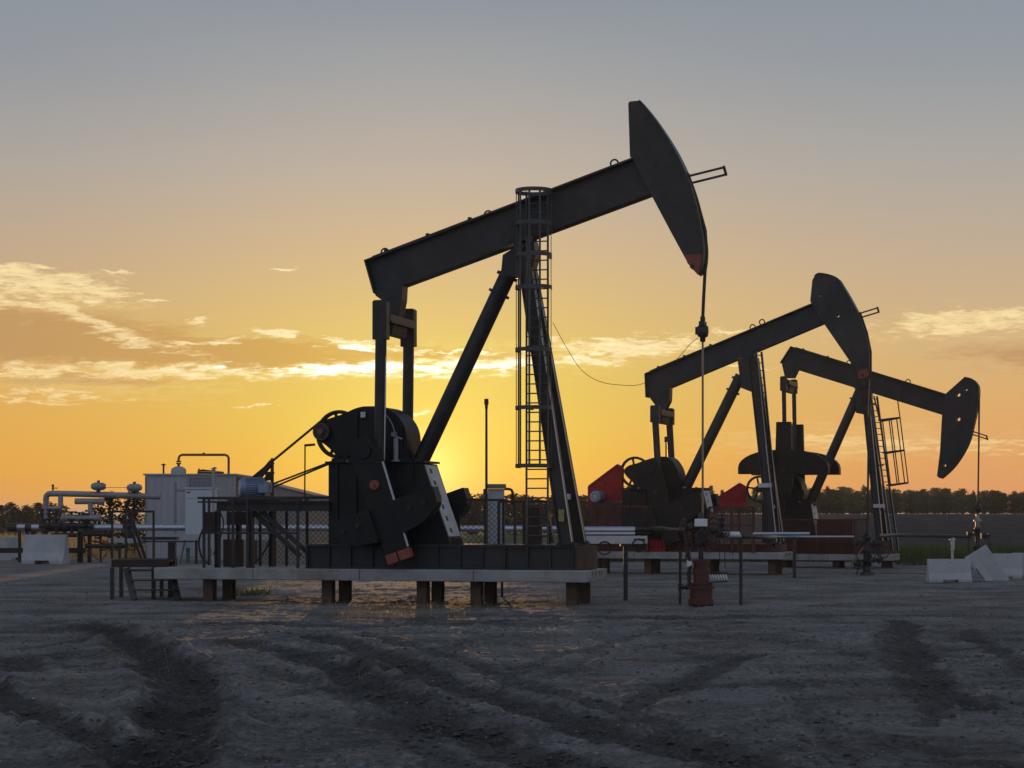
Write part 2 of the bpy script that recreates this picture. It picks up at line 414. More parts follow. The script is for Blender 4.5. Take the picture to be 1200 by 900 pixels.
    for k in (0.62, 0.88):
        i = int(k*(len(gp)-1)); gf.box(gp[i][0]-0.03, gp[i][0]+0.03, -0.46, -0.42, sh[1], gp[i][1]-0.05)
    gf.build('gearbox_flange', 'blackd', gb)
    lb = cfg.get('label_plate')
    if lb:
        x_, _, z_ = P(*lb, -0.44); MB().box(x_-0.045, x_+0.045, -0.475, -0.462, z_-0.05, z_+0.05).build('nameplate', 'galv', gb)
    wu, wv, wr = cfg['wheel']; wx, _, wz = P(wu, wv, 0.62)
    w = MB(); w.ring((wx, 0.62, wz), (0, 1, 0), wr, 0.035, 48, 8); w.ring((wx, 0.70, wz), (0, 1, 0), wr, 0.03, 48, 8)
    for k in range(5):
        a_ = k*2*PI/5+0.5; w.bar((wx, 0.66, wz), (wx+wr*math.cos(a_), 0.66, wz+wr*math.sin(a_)), 0.05, 0.05)
    w.tube((wx, 0.55, wz), (wx, 0.78, wz), 0.11, n=16); w.tube((wx, 0.4, wz), (wx, 0.6, wz), 0.06)
    w.build('bull_wheel', 'black', root)
    if 'hub' in cfg:
        hx, _, hz = P(*cfg['hub'], -0.5)
        hb = MB(); hb.tube((hx, -0.54, hz), (hx, -0.3, hz), 0.16, n=26); 
        hb = hb.build('brake_drum', 'black', gb, 0.015)
        MB().tube((hx, -0.6, hz), (hx, -0.54, hz), 0.05, n=16).build('shaft_end', 'tipred', hb)
        MB().ring((hx, -0.545, hz), (0, 1, 0), 0.145, 0.008, 32, 6).build('drum_rim', 'tipred', hb)
    # --- pedestal
    pdp = [P2(*p, -0.42) for p in cfg['pedestal']]
    pd = MB(); pd.prism(pdp, -0.42, 0.42)
    xs = [p[0] for p in pdp]; ztop = max(p[1] for p in pdp)
    pdo = pd.build('pedestal', 'blackd', root, 0.012)
    fg = MB(); fg.box(min(xs)-0.05, pdp[1][0]+0.04, -0.47, 0.47, ztop-0.003, ztop+0.035)
    for k in range(5):
        xx = min(xs)+(pdp[1][0]-min(xs))*(k+0.5)/5; fg.prism([(xx-0.012, ztop-0.04), (xx+0.012, ztop-0.04), (xx+0.012, pdp[2][1]+0.03), (xx-0.012, pdp[2][1]+0.03)], -0.46, -0.42)
    fg.build('pedestal_flange', 'blackd', pdo)
    for k in range(7):
        xx = min(xs)+(pdp[1][0]-min(xs))*(k+0.5)/7; MB().tube((xx, -0.5, ztop+.036), (xx, -0.4, ztop+.036), 0.022, n=8).build('bolt', 'galv' if k % 2 else 'brown', pdo)
    # pale slotted plate on the sloping end of the pedestal
    a = np.array(cfg_pt(fr, cfg['plate'][0])); b = np.array(cfg_pt(fr, cfg['plate'][1]))
    d = b-a; Ln = np.linalg.norm(d); d /= Ln; n = np.array([-d[1], d[0]]); n = n if n[0] > 0 else -n
    pl = MB(); W_ = 0.36
    ns = cfg.get('slots', 6)
    def q(k, off): v = a+d*k*Ln+n*off; return v
    def slab(y0, y1, k0, k1):
        c = [q(k0, 0.004), q(k1, 0.004), q(k1, 0.016), q(k0, 0.016)]
        pl.prism([tuple(x) for x in c], y0, y1)
    slab(-W_, -W_*0.5, 0, 1); slab(-W_*0.1, W_, 0, 1)
    for k in range(ns+1):
        slab(-W_*0.5, -W_*0.1, max(0, (k-0.30)/ns), min(1, (k+0.30)/ns))
    pl.build('slotted_plate', 'wplate', pdo)
    # --- skid: two long I beams with cross members
    (su0, su1, sv) = cfg['skid']; sw = cfg.get('sw', 0.6)
    z0 = cfg['padz']+0.002; zs = P(su1, sv, -sw)[2]; x0 = P(su0, sv, -sw)[0]; x1 = P(su1, sv, -sw)[0]
    sk = MB(); zc = (z0+zs)/2; hh = zs-z0
    for t in (-sw+0.08, sw-0.08): sk.ibeam((x0, t, zc), (x1, t, zc), 0.16, hh, 0.03, 0.03)
    nst = 12
    for k in range(nst+1):
        xx = x0+0.03+(x1-x0-0.06)*k/nst; sk.box(xx-0.012, xx+0.012, -sw+0.01, -sw+0.066, z0+0.03, zs-0.03)
    for k in np.linspace(0.04, 0.95, 9):
        xx = x0+(x1-x0)*k; sk.box(xx-0.05, xx+0.05, -sw+0.17, sw-0.17, z0, zs-0.05)
    sk.box(x0, x1, -sw+0.1, sw-0.1, zs+0.002, zs+0.012)
    sk.build('skid', 'black' if not cfg.get('redskid') else 'dred', root, 0.0)
    if cfg.get('sub'):
        u0_, u1_, v0_, v1_ = cfg['sub']; q0 = P(u0_, v0_, -.3); q1 = P(u1_, v0_, -.3); sb = MB(); sb.box(q0[0], q1[0], -.3, .3, zs+.014, q0[2]); sb.box(q0[0]-.03, q1[0]+.03, -.34, .34, q0[2]+.002, q0[2]+.04)
        for k in range(7): xx = q0[0]+(q1[0]-q0[0])*(k+.5)/7; sb.box(xx-.015, xx+.015, -.33, -.302, zs+.02, q0[2]-.01)
        sb.build('motor_frame', 'dred', root)
    ep = MB(); ep.tube((x1-0.16, 0, z0+0.01), (x1-0.16, 0, zs-0.01), sw-0.17, n=24); ep.build('skid_end_drum', 'pile', root)
    # --- samson post
    (lt, lb_) = cfg['rear']; rp = MB()
    rp.tube((*P(*lt),), (*P(*lb_),), cfg['rear_r'], n=20); 
    rr = rp.build('rear_leg', 'black', root)
    rb = MB(); pt = Vector(P(*lt)); pb = Vector(P(*lb_)); dd = (pb-pt).normalized()
    for a_, b_ in ((.1, .16), (.45, .5)): MB().tube(pt+dd*a_, pt+dd*b_, cfg['rear_r']+0.05, n=20).build('leg_flange', 'black', rr)
    rb.tube(pb-dd*0.06, pb, cfg['rear_r']+0.06, n=20); rb.build('leg_flange', 'black', rr)
    ft, fbn, fbf = cfg['front']
    xt_, _, zt_ = P(*ft)
    nb = P(*fbn, -sw+0.09)
    for sgn in (-1, 1):
        lg = MB(); top = Vector((xt_, sgn*0.13, zt_)); bot = Vector((nb[0], sgn*(sw-0.09), zs+0.01))
        lg.ibeam(top, bot, 0.19, cfg['legw'], 0.02, 0.02)
        lo = lg.build('front_leg', 'black', root)
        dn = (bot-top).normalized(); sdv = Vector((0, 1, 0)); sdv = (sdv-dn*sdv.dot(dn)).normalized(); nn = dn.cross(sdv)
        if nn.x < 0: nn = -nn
        es = MB(); off = nn*(cfg['legw']/2+0.006)-sdv*0.085  # pale strip puts rim light and sky reflection on the leg edge
        es.bar(top.lerp(bot, 0.15)+off, top.lerp(bot, 0.995)+off, 0.03, 0.012, sdv); es.build('edge_highlight', 'galv', lo)
        bp = MB(); bp.box(bot.x-0.17, bot.x+0.17, bot.y-0.11, bot.y+0.11, zs+0.013, zs+0.04)
        for a_ in (-0.13, 0.13):
            for b_ in (-0.08, 0.08): bp.tube((bot.x+a_, bot.y+b_, zs+0.04), (bot.x+a_, bot.y+b_, zs+0.075), 0.018, n=6)
        bp.build('foot_plate', 'black', lo)
    cr = MB()
    for k in cfg.get('ties', (0.45, 0.8)):
        xx = xt_+(nb[0]-xt_)*k; zz = zt_+(zs-zt_)*k; yy = 0.13+(sw-0.22)*k
        cr.bar((xx, -yy+0.012, zz), (xx, yy-0.012, zz), 0.012, 0.10, (1, 0, 0))
    cr.build('cross_tie', 'wplate', root)
    gs = MB(); gs.prism([P2(*p) for p in cfg['gusset']], -0.17, 0.17); sd = gs.build('saddle_bearing', 'black', root, 0.012)
    bt = MB(); gx = P(*ft)[0]
    gpx = [P2(*p) for p in cfg['gusset']]; mz = max(p[1] for p in gpx); mx_ = sum(p[0] for p in gpx)/len(gpx)
    bt.tube((mx_, -0.26, mz-0.12), (mx_, 0.26, mz-0.12), 0.1, n=18)
    for k in (-1, 1):
        for j in (-0.2, 0.2): bt.box(mx_+j-0.025, mx_+j+0.025, k*0.2-0.02, k*0.2+0.02, mz-0.02, mz+0.06)
    bt.build('centre_bearing', 'black', sd)
    cfg.update(root=root, zs=zs, x0=x0, x1=x1, sw=sw, shaft=sh, wheel3=(wx, 0.66, wz, wr), beam_o=beam)
    return root
def cfg_pt(fr, p): return fr.P2(p[0], p[1], -0.36)

def pad(fr, u0, u1, zt, zb, hw, label, feet):
    x0 = fr.P(u0, 660, -hw)[0]; x1 = fr.P(u1, 660, -hw)[0]
    r = empty('concrete_deck', (fr.ox, fr.oy, 0), -fr.yaw, label, 'concrete deck', 'raised concrete decks under the pumpjacks')
    m = MB(); 
    m.box(x0, x1, -hw, hw, zb, zt)
    m.build('slab', 'conc', r, 0.018)
    for k in (.24, .49, .75):
        xj = x0+(x1-x0)*k; MB().box(xj-.006, xj+.006, -hw-.003, -hw+.004, zb+.01, zt-.01).build('joint', 'black', r)
    h = MB()                                                        # cast lifting slots on the end face
    for t in (-0.45, -0.1, 0.25, 0.45): h.box(x1-0.002, x1+0.006, t*hw-0.02, t*hw+0.02, zt-0.1, zt-0.03)
    h.build('lifting_slot', 'black', r)
    for u in feet:
        x = fr.P(u, 690, -hw+0.4)[0]
        for t in (-hw+0.4, hw-0.4):
            p = MB(); p.ibeam((x, t, 0.0-0.25), (x, t, zb-0.003), 0.19, 0.20, 0.015, 0.015, (1, 0, 0)); p.build('pile', 'pile', r)
    return r

# frames (near right corner of each concrete base, its distance, yaw, half width)
f1 = Frame(687, 35.5, 15, 0.85)
f2 = Frame(916.5, 53.6, 18, 0.82)
f3 = Frame(1045, 60.5, 19, 0.82)

c1 = dict(fr=f1, S=0.80, padz=0.624, strip=True, tip_red=True,
 label='nearest black pumpjack with caged ladder, its head raised highest above the red wellhead',
 beam=((430, 306), (744, 186), (766, 228), (474, 336), (441, 345)), eyes=((451, 295), (720, 191), (572, 251)),
 head_back=((822, 320), (819, 322), (808, 309), (790, 276), (765, 229), (742, 184), (741, 186), (739, 123.5), (741, 121.5)),
 head_face=((752, 120.5), (770, 143), (793, 179), (810, 217), (820, 252), (826, 285), (826, 306), (823, 319)),
 holes=((758, 139, 0.055), (787, 178, 0.055), (770, 196, 0.04), (800, 250, .02)), tip=((805, 300), (826.5, 300), (823, 319.5), (819, 322.5), (808, 310)), tip_hole=(814, 314),
 fork=((812, 211), (851, 200)), rod_u=823.5, rod_v=(320, 371, 401, 625),
 bridle=((806, 203), (817, 235), (826.5, 270), (828, 295), (826, 322), (824.5, 350), (823.5, 374)),
 tail_bearing=((441, 343), (475, 333), (474, 352), (470, 372), (456, 372), (454, 355), (444, 348)),
 pit=(446.5, 352, 480, 362, 0.205), cap_h=46, crank_tip=(471, 657), crank_ang=R(-71), flat=1.04, wing=1.03, arch=0.60,
 gear_top=((394, 541), (393, 533), (382, 522), (371, 514), (368, 505), (373, 495), (387, 490), (402, 485), (418, 478), (432, 476), (452, 478), (468, 490), (476, 508), (477, 540)),
 label_plate=(426, 486), wheel=(397, 509, 0.42), hub=(377, 506),
 pedestal=((385, 543), (496, 543), (529, 643), (385, 643)), plate=((497, 545), (525.5, 629)), skid=(358, 673, 639.5),
 rear=((598, 316), (492, 543)), rear_r=0.15, front=((617, 305), (664, 640), (682, 640)), legw=0.23,
 gusset=((592, 300), (611, 288), (628, 283), (630, 300), (625, 322), (606, 326), (590, 322)), ties=(0.83,))
pumpjack(c1)
pad(f1, 180, 687, 0.624, 0.417, 0.85, 'long light grey concrete deck raised on piles under the nearest pumpjack', (246, 385, 496, 559, 671))

c2 = dict(fr=f2, S=0.80, padz=0.606, open_holes=True, redskid=True,
 label='middle black pumpjack with a red belt guard, its head raised and crossing the farthest beam',
 beam=((756.8, 438), (952, 356), (967, 379), (786, 455), (758, 466)), eyes=((893, 377), (882, 383)), bw=0.34,
 head_back=((1015, 441), (1007.5, 443), (997.7, 424.7), (966.5, 379.3), (951, 354), (953.5, 329)),
 head_face=((956, 325), (962.3, 321.3), (980.7, 326), (989, 336.8), (999, 353.8), (1009, 373.7), (1016, 396.3), (1019.2, 413.3), (1019, 438)),
 holes=((972, 336.8, 0.035), (962, 346.8, 0.045), (982.7, 370.8, 0.05), (1011, 431, 0.03)),
 tip=((1006, 436), (1019, 432), (1019.5, 439), (1015, 443), (1008, 445)), tip_hole=(1012, 440),
 fork=((1008, 371), (1030, 363)), rod_u=1016.5, rod_v=(440, 622, 636, 645),
 bridle=((1008, 366), (1016, 390), (1020.5, 412), (1020.5, 436), (1018, 500), (1016.5, 626)),
 tail_bearing=((762, 465), (786.6, 455), (786, 470), (781, 480), (773, 480)),
 pit=(768, 475, 787, 479, 0.185), cap_h=20, crank_tip=(789, 636), crank_ang=R(-73), flat=1.04, wing=1.12, arch=0.66,
 gear_top=((741, 573), (742, 566), (735, 559), (731, 552), (736, 546), (746, 543), (757, 539), (770, 535.5), (783, 536), (791, 545), (795, 556), (796, 573)),
 wheel=(744, 553, 0.39), pedestal=((729, 574), (823, 573), (838, 640), (729, 640)), plate=((824, 575), (829, 600)), slots=3,
 sub=(690, 822, 594, 638), skid=(690, 905, 638), rear=((868, 440), (803, 573)), rear_r=0.145, front=((883, 420), (906, 636), (914, 636)), legw=0.22,
 gusset=((866, 424), (884, 411), (888, 425), (888, 462), (870, 455)))
pumpjack(c2)
pad(f2, 690, 916.5, 0.606, 0.417, 0.82, 'grey concrete deck under the middle pumpjack, behind the red wellhead', (700, 760, 830, 905))

c3 = dict(fr=f3, S=0.78, padz=0.42, open_holes=True, redskid=True,
 label='farthest black pumpjack at the right with its head lowered and arched counterweights up',
 beam=((927.5, 406), (1110, 462), (1105, 486.5), (936, 434), (915, 425.5)), eyes=((1064, 447), (1003, 428), (995, 425)), bw=0.34,
 head_back=((1102, 560.5), (1099, 558), (1102.5, 530), (1105, 486), (1109, 462)),
 head_face=((1131, 442.5), (1141, 445.5), (1147, 454), (1146.5, 470), (1142.5, 492.5), (1135, 520), (1120, 545), (1104, 560.5)),
 holes=((1133, 457, 0.04), (1124, 463, 0.06), (1124, 491.5, 0.06), (1108, 545.5, 0.045)), fork=((1138, 505.5), (1157.5, 513)),
 rod_u=1146, rod_v=(455, 588, 602, 626),
 bridle=((1147, 452), (1147.5, 470), (1147, 520), (1146, 590)),
 tail_bearing=((917, 425), (936, 433), (931, 443), (921, 443)),
 pit=(918.5, 441, 930, 443, 0.135), cap_h=17, crank_tip=(919, 494.5), crank_ang=R(90), flat=1.56, wing=1.36, arch=0.72,
 gear_top=((898, 589), (896, 570), (900, 560), (915, 555), (930, 557), (938, 566), (941, 578), (940, 589)),
 wheel=(889.5, 573, 0.38), pedestal=((893, 590), (950, 590), (957, 640), (893, 640)), plate=((950.5, 591), (957.5, 634)), slots=6,
 skid=(880, 1036, 636), rear=((1010, 452), (949, 590)), rear_r=0.14, front=((1015, 462), (1031, 622), (1042, 622)), legw=0.2,
 gusset=((1003, 455), (1016, 446), (1022, 462), (1020, 487), (1004, 484)))
pumpjack(c3)
pad(f3, 900, 1045, 0.42, 0.23, 0.82, 'grey concrete deck under the farthest pumpjack at the right', (920, 980, 1037))

# --- details of the nearest pumpjack
r1 = c1['root']; P = f1.P
def add_ladder1():
    tp = -0.42
    x0 = P(617, 400, tp)[0]; x1 = P(642, 400, tp)[0]; zt = P(629, 224, tp)[2]; zb = c1['zs']+0.02
    mb = MB()
    for x in (x0, x1): mb.bar((x, tp, zt), (x, tp, zb), 0.025, 0.055, (1, 0, 0))
    n = 36
    for k in range(n):
        z = zb+0.15+(zt-zb-0.2)*k/n; mb.tube((x0, tp, z), (x1, tp, z), 0.012, n=8)
    lad = mb.build('ladder', 'cage', r1)
    cx = (P(606.5, 400, tp)[0]+P(649, 400, tp)[0])/2; rad = 0.325; cy = tp-0.14
    hoops = [224, 262, 299, 337, 410, 478, 546]
    for i, v in enumerate(hoops):
        z = P(629, v, cy)[2]; h = MB()
        # flat hoop band
        N_ = 26; a0 = 0.0 if i == 0 else R(150); a1 = 2*PI if i == 0 else R(390)
        pts = []
        for k in range(N_+1):
            a = a0+(a1-a0)*k/N_; pts.append((cx+rad*math.cos(a), cy+rad*math.sin(a)))
        for k in range(N_):
            h.hexa([(*pts[k], z-0.035), (*pts[k+1], z-0.035), (cx+(pts[k+1][0]-cx)*0.965, cy+(pts[k+1][1]-cy)*0.965, z-0.035), (cx+(pts[k][0]-cx)*0.965, cy+(pts[k][1]-cy)*0.965, z-0.035),
                    (*pts[k], z+0.035), (*pts[k+1], z+0.035), (cx+(pts[k+1][0]-cx)*0.965, cy+(pts[k+1][1]-cy)*0.965, z+0.035), (cx+(pts[k][0]-cx)*0.965, cy+(pts[k][1]-cy)*0.965, z+0.035)])
        h.build('cage_hoop', 'cage', lad)
    zt2 = P(629, 222, cy)[2]; zb2 = P(629, 548, cy)[2]
    for a in (165, 200, 235, 270, 305, 340, 372):
        x = cx+(rad-0.018)*math.cos(R(a)); y = cy+(rad-0.018)*math.sin(R(a))
        b = MB(); b.bar((x, y, zt2), (x, y, zb2), 0.012, 0.035, (math.cos(R(a)), math.sin(R(a)), 0)); b.build('cage_bar', 'cage', lad)
    st = MB()                                                        # stand-off brackets to the post
    for v in (300, 410, 478):
        z = P(629, v, tp)[2]; st.bar((x0, tp, z), (x0+0.05, -0.16, z), 0.03, 0.05); st.bar((x1, tp, z), (x1-0.02, -0.1, z), 0.03, 0.05)
    st.build('ladder_bracket', 'black', lad)
add_ladder1()
def motor1():
    t = -0.45
    zr = P(300, 583, t)[2]
    x0, x1 = P(283, 572, t)[0], P(318, 572, t)[0]; rz = 0.165
    zc = zr+rz+0.02; xm = (x0+x1)/2
    m = MB()                                                         # axis lies across the skid, turned slightly
    ax = Vector((0.86, 0.5, 0)).normalized(); c = Vector((xm-0.02, t, zc))
    m.tube(c-ax*0.24, c+ax*0.16, rz, n=26); m.tube(c+ax*0.16, c+ax*0.30, rz*0.72, rz*0.6, n=24)
    m.tube(c-ax*0.28, c-ax*0.24, rz*0.94, n=26)
    o = m.build('motor', 'motor', r1, 0.01)
    fn = MB(); 
    a = ax.orthogonal().normalized(); b = ax.cross(a)
    for k in range(26):
        g = 2*PI*k/26; e = a*math.cos(g)+b*math.sin(g); fn.bar(c-ax*0.2+e*(rz+0.012), c+ax*0.14+e*(rz+0.012), 0.008, 0.025, e.cross(ax))
    fn.build('cooling_fin', 'motor', o)['kind'] = 'stuff'
    fr = MB(); 
    for rr in (0.05, 0.095, 0.135): fr.ring(c-ax*0.29, ax, rr, 0.006, 26, 6)
    for k in range(6):
        g = PI*k/6; e = a*math.cos(g)+b*math.sin(g); fr.bar(c-ax*0.29-e*0.14, c-ax*0.29+e*0.14, 0.008, 0.008)
    fr.build('fan_grille', 'galv', o)
    jb = MB(); jb.box(xm+0.10, xm+0.3, t-0.17, t+0.02, zc-0.1, zc+0.07); jb.build('junction_box', 'motor', o)
    ft = MB(); ft.box(x0+0.05, x1-0.05, t-0.2, t+0.2, zr+0.004, zr+0.035); ft.build('motor_foot', 'black', o)
    # belts to the bull wheel and the tall tilted belt guard frame
    wx, wy, wz, wr = c1['wheel3']; sx, sz = xm+0.12, zc+0.02
    bl = MB(); 
    p = (P(297, 570, .66)[0], 0.66, P(297, 568, .66)[2])
    dx = wx-p[0]; dz = wz-p[2]; L_ = math.hypot(dx, dz); nx, nz = -dz/L_, dx/L_
    for sg, r0 in ((1, 0.12), (-1, 0.12)):
        bl.bar((p[0]+sg*nx*r0, wy, p[2]+sg*nz*r0), (wx+sg*nx*(wr+.01), wy, wz+sg*nz*(wr+.01)), 0.1, 0.02)
    bl.ring((p[0], wy, p[2]), (0, 1, 0), 0.12, 0.03, 24, 8)
    bl.build('drive_belt', 'rope', r1)
    gd = MB(); y = 0.5
    q = lambda u, v: (P(u, v, y)[0], y, P(u, v, y)[2])
    gd.bar(q(294, 570), q(319, 541), 0.1, 0.085); gd.bar(q(300, 572), q(320, 553), 0.1, 0.05)
    gd.bar(q(319, 537), q(319, 583), 0.06, 0.045); gd.bar(q(314, 553), q(315, 563), 0.1, 0.08)
    gd.build('belt_guard_frame', 'brown', r1)
    cb = MB(); y = -0.45
    q = lambda u, v, t=-0.45: P(u, v, t)
    cb.tube(q(320, 571), q(385, 544), 0.017); cb.path([q(357, 597), q(357.5, 522)], 0.014); cb.path([q(357, 522), q(369, 521)], 0.022)
    cb.build('guy_rod', 'brown', r1)
motor1()
def platform1():
    """raised motor frame: long beam, posts, diagonal braces"""
    t = -0.5
    q = lambda u, v, tt=t: Vector(P(u, v, tt))
    zt = q(300, 588)[2]; zb_ = q(300, 599)[2]; zc = (zt+zb_)/2
    for tt in (-0.5, 0.5):
        b = MB(); b.ibeam((P(254, 590, t)[0], tt, zc), (P(386, 590, t)[0], tt, zc), 0.12, abs(zt-zb_), 0.02, 0.02); b.build('frame_beam', 'black', r1)
    zpad = c1['padz']+0.003
    for u in (255, 294.5):
        for tt in (-0.5, 0.5):
            x = P(u, 600, t)[0]; p = MB(); p.ibeam((x, tt, zpad), (x, tt, zc-abs(zt-zb_)/2-.002), 0.10, 0.085, 0.015, 0.015); p.build('frame_post', 'black', r1)
    for (a, b) in (((297, 600), (352, 652)), ((306, 599), (364, 650))):
        p = MB(); p.ibeam(q(*a, -0.42), q(*b, -0.42), 0.07, 0.085, 0.014, 0.014); p.build('diagonal_brace', 'black', r1)
    r = MB(); r.box(P(270, 583, t)[0], P(330, 583, t)[0], -0.55, 0.55, zt+0.003, q(300, 583.5)[2]); r.build('motor_tray', 'black', r1)
    d = MB()                                                         # electrical clutter under the frame
    for (u0, u1, v0, v1, tt) in ((243, 256, 600, 624, -0.3), (264, 283, 632, 664, 0.2), (268, 292, 600, 615, 0.3)):
        a = P(u0, v0, tt); b = P(u1, v1, tt); d.box(a[0], b[0], tt-0.1, tt+0.1, max(b[2], zpad), a[2])
    d.build('control_box', 'brown', r1)
    h = MB(); h.path([tuple(x) for x in smooth_curve([P(238, 620, -.6), P(233, 634, -.62), P(236, 652, -.6), P(243, 660, -.6)])], 0.02)
    h.build('power_cable', 'rope', r1); h = MB()
    h.path([tuple(x) for x in smooth_curve([P(316, 620, -.5), P(315, 635, -.55), P(306, 652, -.55), P(296, 661, -.55)])], 0.018)
    h.build('power_cable', 'rope', r1); h = MB()
    h.path([tuple(x) for x in smooth_curve([P(256, 596, -.55), P(262, 612, -.58), P(258, 630, -.55), P(250, 650, -.55)])], 0.014)
    h.build('power_cable', 'rope', r1)
    w = MB(); pts = [P(648, 378, -.3), P(662, 404, -.3), P(680, 432, -.2), P(700, 446, -.1), P(725, 451, 0), P(755, 449, 0), P(790, 424, 0), P(808, 404, 0), P(818, 396, 0)]
    w.path(smooth_curve(pts, 5), 0.0055, 6); w.build('load_cell_cable', 'rope', r1)
    f = MB()                                                         # oil filter and piping behind the gearbox
    x = P(468, 520, -.3)[0]; z0, z1 = P(468, 541, -.45)[2], P(468, 513, -.45)[2]
    f.tube((x, -0.5, z0), (x, -0.5, z1), 0.045, n=14); f.tube((x, -.5, z0), (x, -.5, z0+.03), 0.08, n=14)
    f.box(x-0.07, x+0.01, -0.56, -0.44, z1+0.02, z1+0.10); f.tube((x-.02, -.5, z1+.03), (x+0.12, -0.5, z1-0.03), 0.018)
    f.path(smooth_curve([(x-0.02, -.5, z1+.1), (x-0.12, -.47, z1+.32), (x-0.3, -.45, z1+.5)]), 0.012)
    f.build('oil_filter', 'dull', r1)
    m = MB(); x = P(536, 630, -.3)[0]; m.box(x-0.06, x+0.1, -0.5, -0.3, c1['zs']+0.014, c1['zs']+0.12); m.build('grease_box', 'brown', r1)
    yl = MB(); a = P(661, 605, -0.62); yl.box(a[0]-0.1, a[0]-0.0, -0.62, -0.61, a[2]-0.09, a[2]+0.12); yl.build('warning_label', 'yel', r1)
platform1()

def chain(mb, x0, x1, y, z0, z1, step=0.10, r=0.0035):
    """diamond wire mesh in the xz plane"""
    w = x1-x0; h = z1-z0; n = int((w+h)/step)
    for k in range(n+1):
        c = k*step
        xa, za = (c, 0) if c < w else (w, c-w)
        xb, zb = (c-h, h) if c > h else (0, c)
        if abs(xa-xb) < 1e-4: continue
        mb.bar((x0+xa, y, z0+za), (x0+xb, y, z0+zb), r*2, r*2)
        mb.bar((x1-xa, y+0.004, z0+za), (x1-xb, y+0.004, z0+zb), r*2, r*2)
def railing(fr, root_name, u0, u1, t, zb, zt, posts, label, group, m='black', mids=(0.5,), mesh=None, pr=0.022, bars=0):
    x0, x1 = fr.P(u0, 600, t)[0], fr.P(u1, 600, t)[0]
    r = empty(root_name, (fr.ox, fr.oy, 0), -fr.yaw, label, 'railing', group)
    a = MB(); a.bar((x0, t, zt), (x1, t, zt), 0.045, 0.045); a.build('top_rail', m, r)
    b = MB()
    for k in mids: b.bar((x0, t, zb+(zt-zb)*k), (x1, t, zb+(zt-zb)*k), 0.03, 0.035)
    if mids: b.build('mid_rail', m, r)
    for u in posts:
        x = fr.P(u, 600, t)[0]; p = MB(); p.box(x-pr, x+pr, t-pr, t+pr, zb, zt-0.022); p.build('post', m, r)
    if mesh:
        c = MB()
        for (ua, ub) in mesh: chain(c, fr.P(ua, 600, t)[0], fr.P(ub, 600, t)[0], t, zb+0.03, zt-0.03)
        c.build('wire_mesh', m, r)
    if bars:
        c = MB()
        for k in range(bars): 
            x = x0+(x1-x0)*(k+0.5)/bars; c.box(x-0.008, x+0.008, t-0.008, t+0.008, zb+0.02, zt-0.02)
        c.build('infill_bars', m, r)
    return r
zp = 0.628
railing(f1, 'railing', 237, 350, -0.78, zp, P(240, 584, -.78)[2], (239, 273, 290, 349), 'black steel railing in front of the blue motor on the nearest deck', 'railings on the nearest deck', mids=(0.5,))
railing(f1, 'railing', 232, 388, 0.80, zp, P(240, 583.5, .8)[2], (245, 268, 305, 322, 336, 360, 387), 'black railing with diamond wire mesh behind the diagonal braces left of the gearbox pedestal', 'railings on the nearest deck', mids=(0.94,), mesh=((300, 388),))
railing(f1, 'railing', 536, 592, 0.80, zp, P(560, 586, .8)[2], (538, 569, 590), 'black railing with diamond wire mesh right of the slotted pedestal plate', 'railings on the nearest deck', mids=(0.06,), mesh=((538, 590),))
railing(f1, 'railing', 584, 645, 0.70, zp, P(600, 588, .7)[2], (584.5, 603.5, 614.5, 644), 'open black railing between the wire mesh and the ladder foot', 'railings on the nearest deck', mids=(0.3,))

# stile with slanted legs beside the ladder foot
st = empty('step_ladder', (f1.ox, f1.oy, 0), -f1.yaw, 'small black steel step ladder with slanted rails by the foot of the caged ladder', 'step ladder')
m = MB(); t = 0.55
for (a, b) in (((616, 592), (625, 636)), ((640, 592), (648, 636))): m.bar(P(*a, t), P(*b, t), 0.12, 0.055)
m.build('side_rail', 'black', st)
for v in (604, 616, 628):
    m = MB(); a = P(618+(v-592)*0.2, v, t); b = P(641+(v-592)*0.18, v, t); m.box(a[0], b[0], t-0.12, t+0.12, a[2]-0.015, a[2]+0.015); m.build('tread', 'black', st)
m = MB(); a = P(616, 592, t); m.box(a[0]-0.03, a[0]+0.28, t-0.12, t+0.12, c1['zs']-0.3, a[2]); m.build('back_panel', 'brown', st)

# antenna mast with cabinet
Yc = 39.6
ms = empty('antenna_mast', at(570, 603, Yc)*Vector((1, 1, 0)) if False else Vector(((570-600)/F*Yc, Yc, 0)), 0, 'thin dark mast with a small head beside the pale cabinet behind the wire mesh', 'mast')
z1 = at(570, 474, Yc)[2]
m = MB(); m.tube((0, 0, 0), (0, 0, z1), 0.03, 0.022); m.build('pole', 'brown', ms)
m = MB(); m.tube((0, 0, z1-0.0), (0, 0, z1+0.11), 0.045, 0.04); m.tube((0, 0, z1-0.08), (0, 0, z1), 0.03); m.build('antenna_head', 'black', ms)
m = MB(); z = at(570, 576, Yc)[2]; m.box(-0.06, 0.02, -0.04, 0.04, z-0.05, z+0.05); m.build('clamp', 'black', ms)
cbx = empty('control_cabinet', Vector(((582-600)/F*40, 40, 0)), 0, 'pale grey control cabinet on a stand behind the wire mesh right of the mast', 'cabinet')
m = MB(); m.box(-0.17, 0.15, -0.15, 0.15, 0.55, at(580, 573, 40)[2]); m.build('body', 'cab', cbx, 0.01)
m = MB(); z = at(580, 573, 40)[2]; m.hexa([(-.2, -.2, z+.003), (.19, -.2, z+.003), (.19, .2, z+.02), (-.2, .2, z+.02), (-.19, -.19, z+.09), (.18, -.19, z+.09), (.18, .19, z+.1), (-.19, .19, z+.1)]); m.build('hood', 'walld', cbx)
m = MB(); m.path(smooth_curve([(.15, 0, z+.0), (.27, 0, z-.01), (.31, 0, z-.08), (.31, 0, z-0.3)]), 0.025); m.build('conduit', 'brown', cbx)
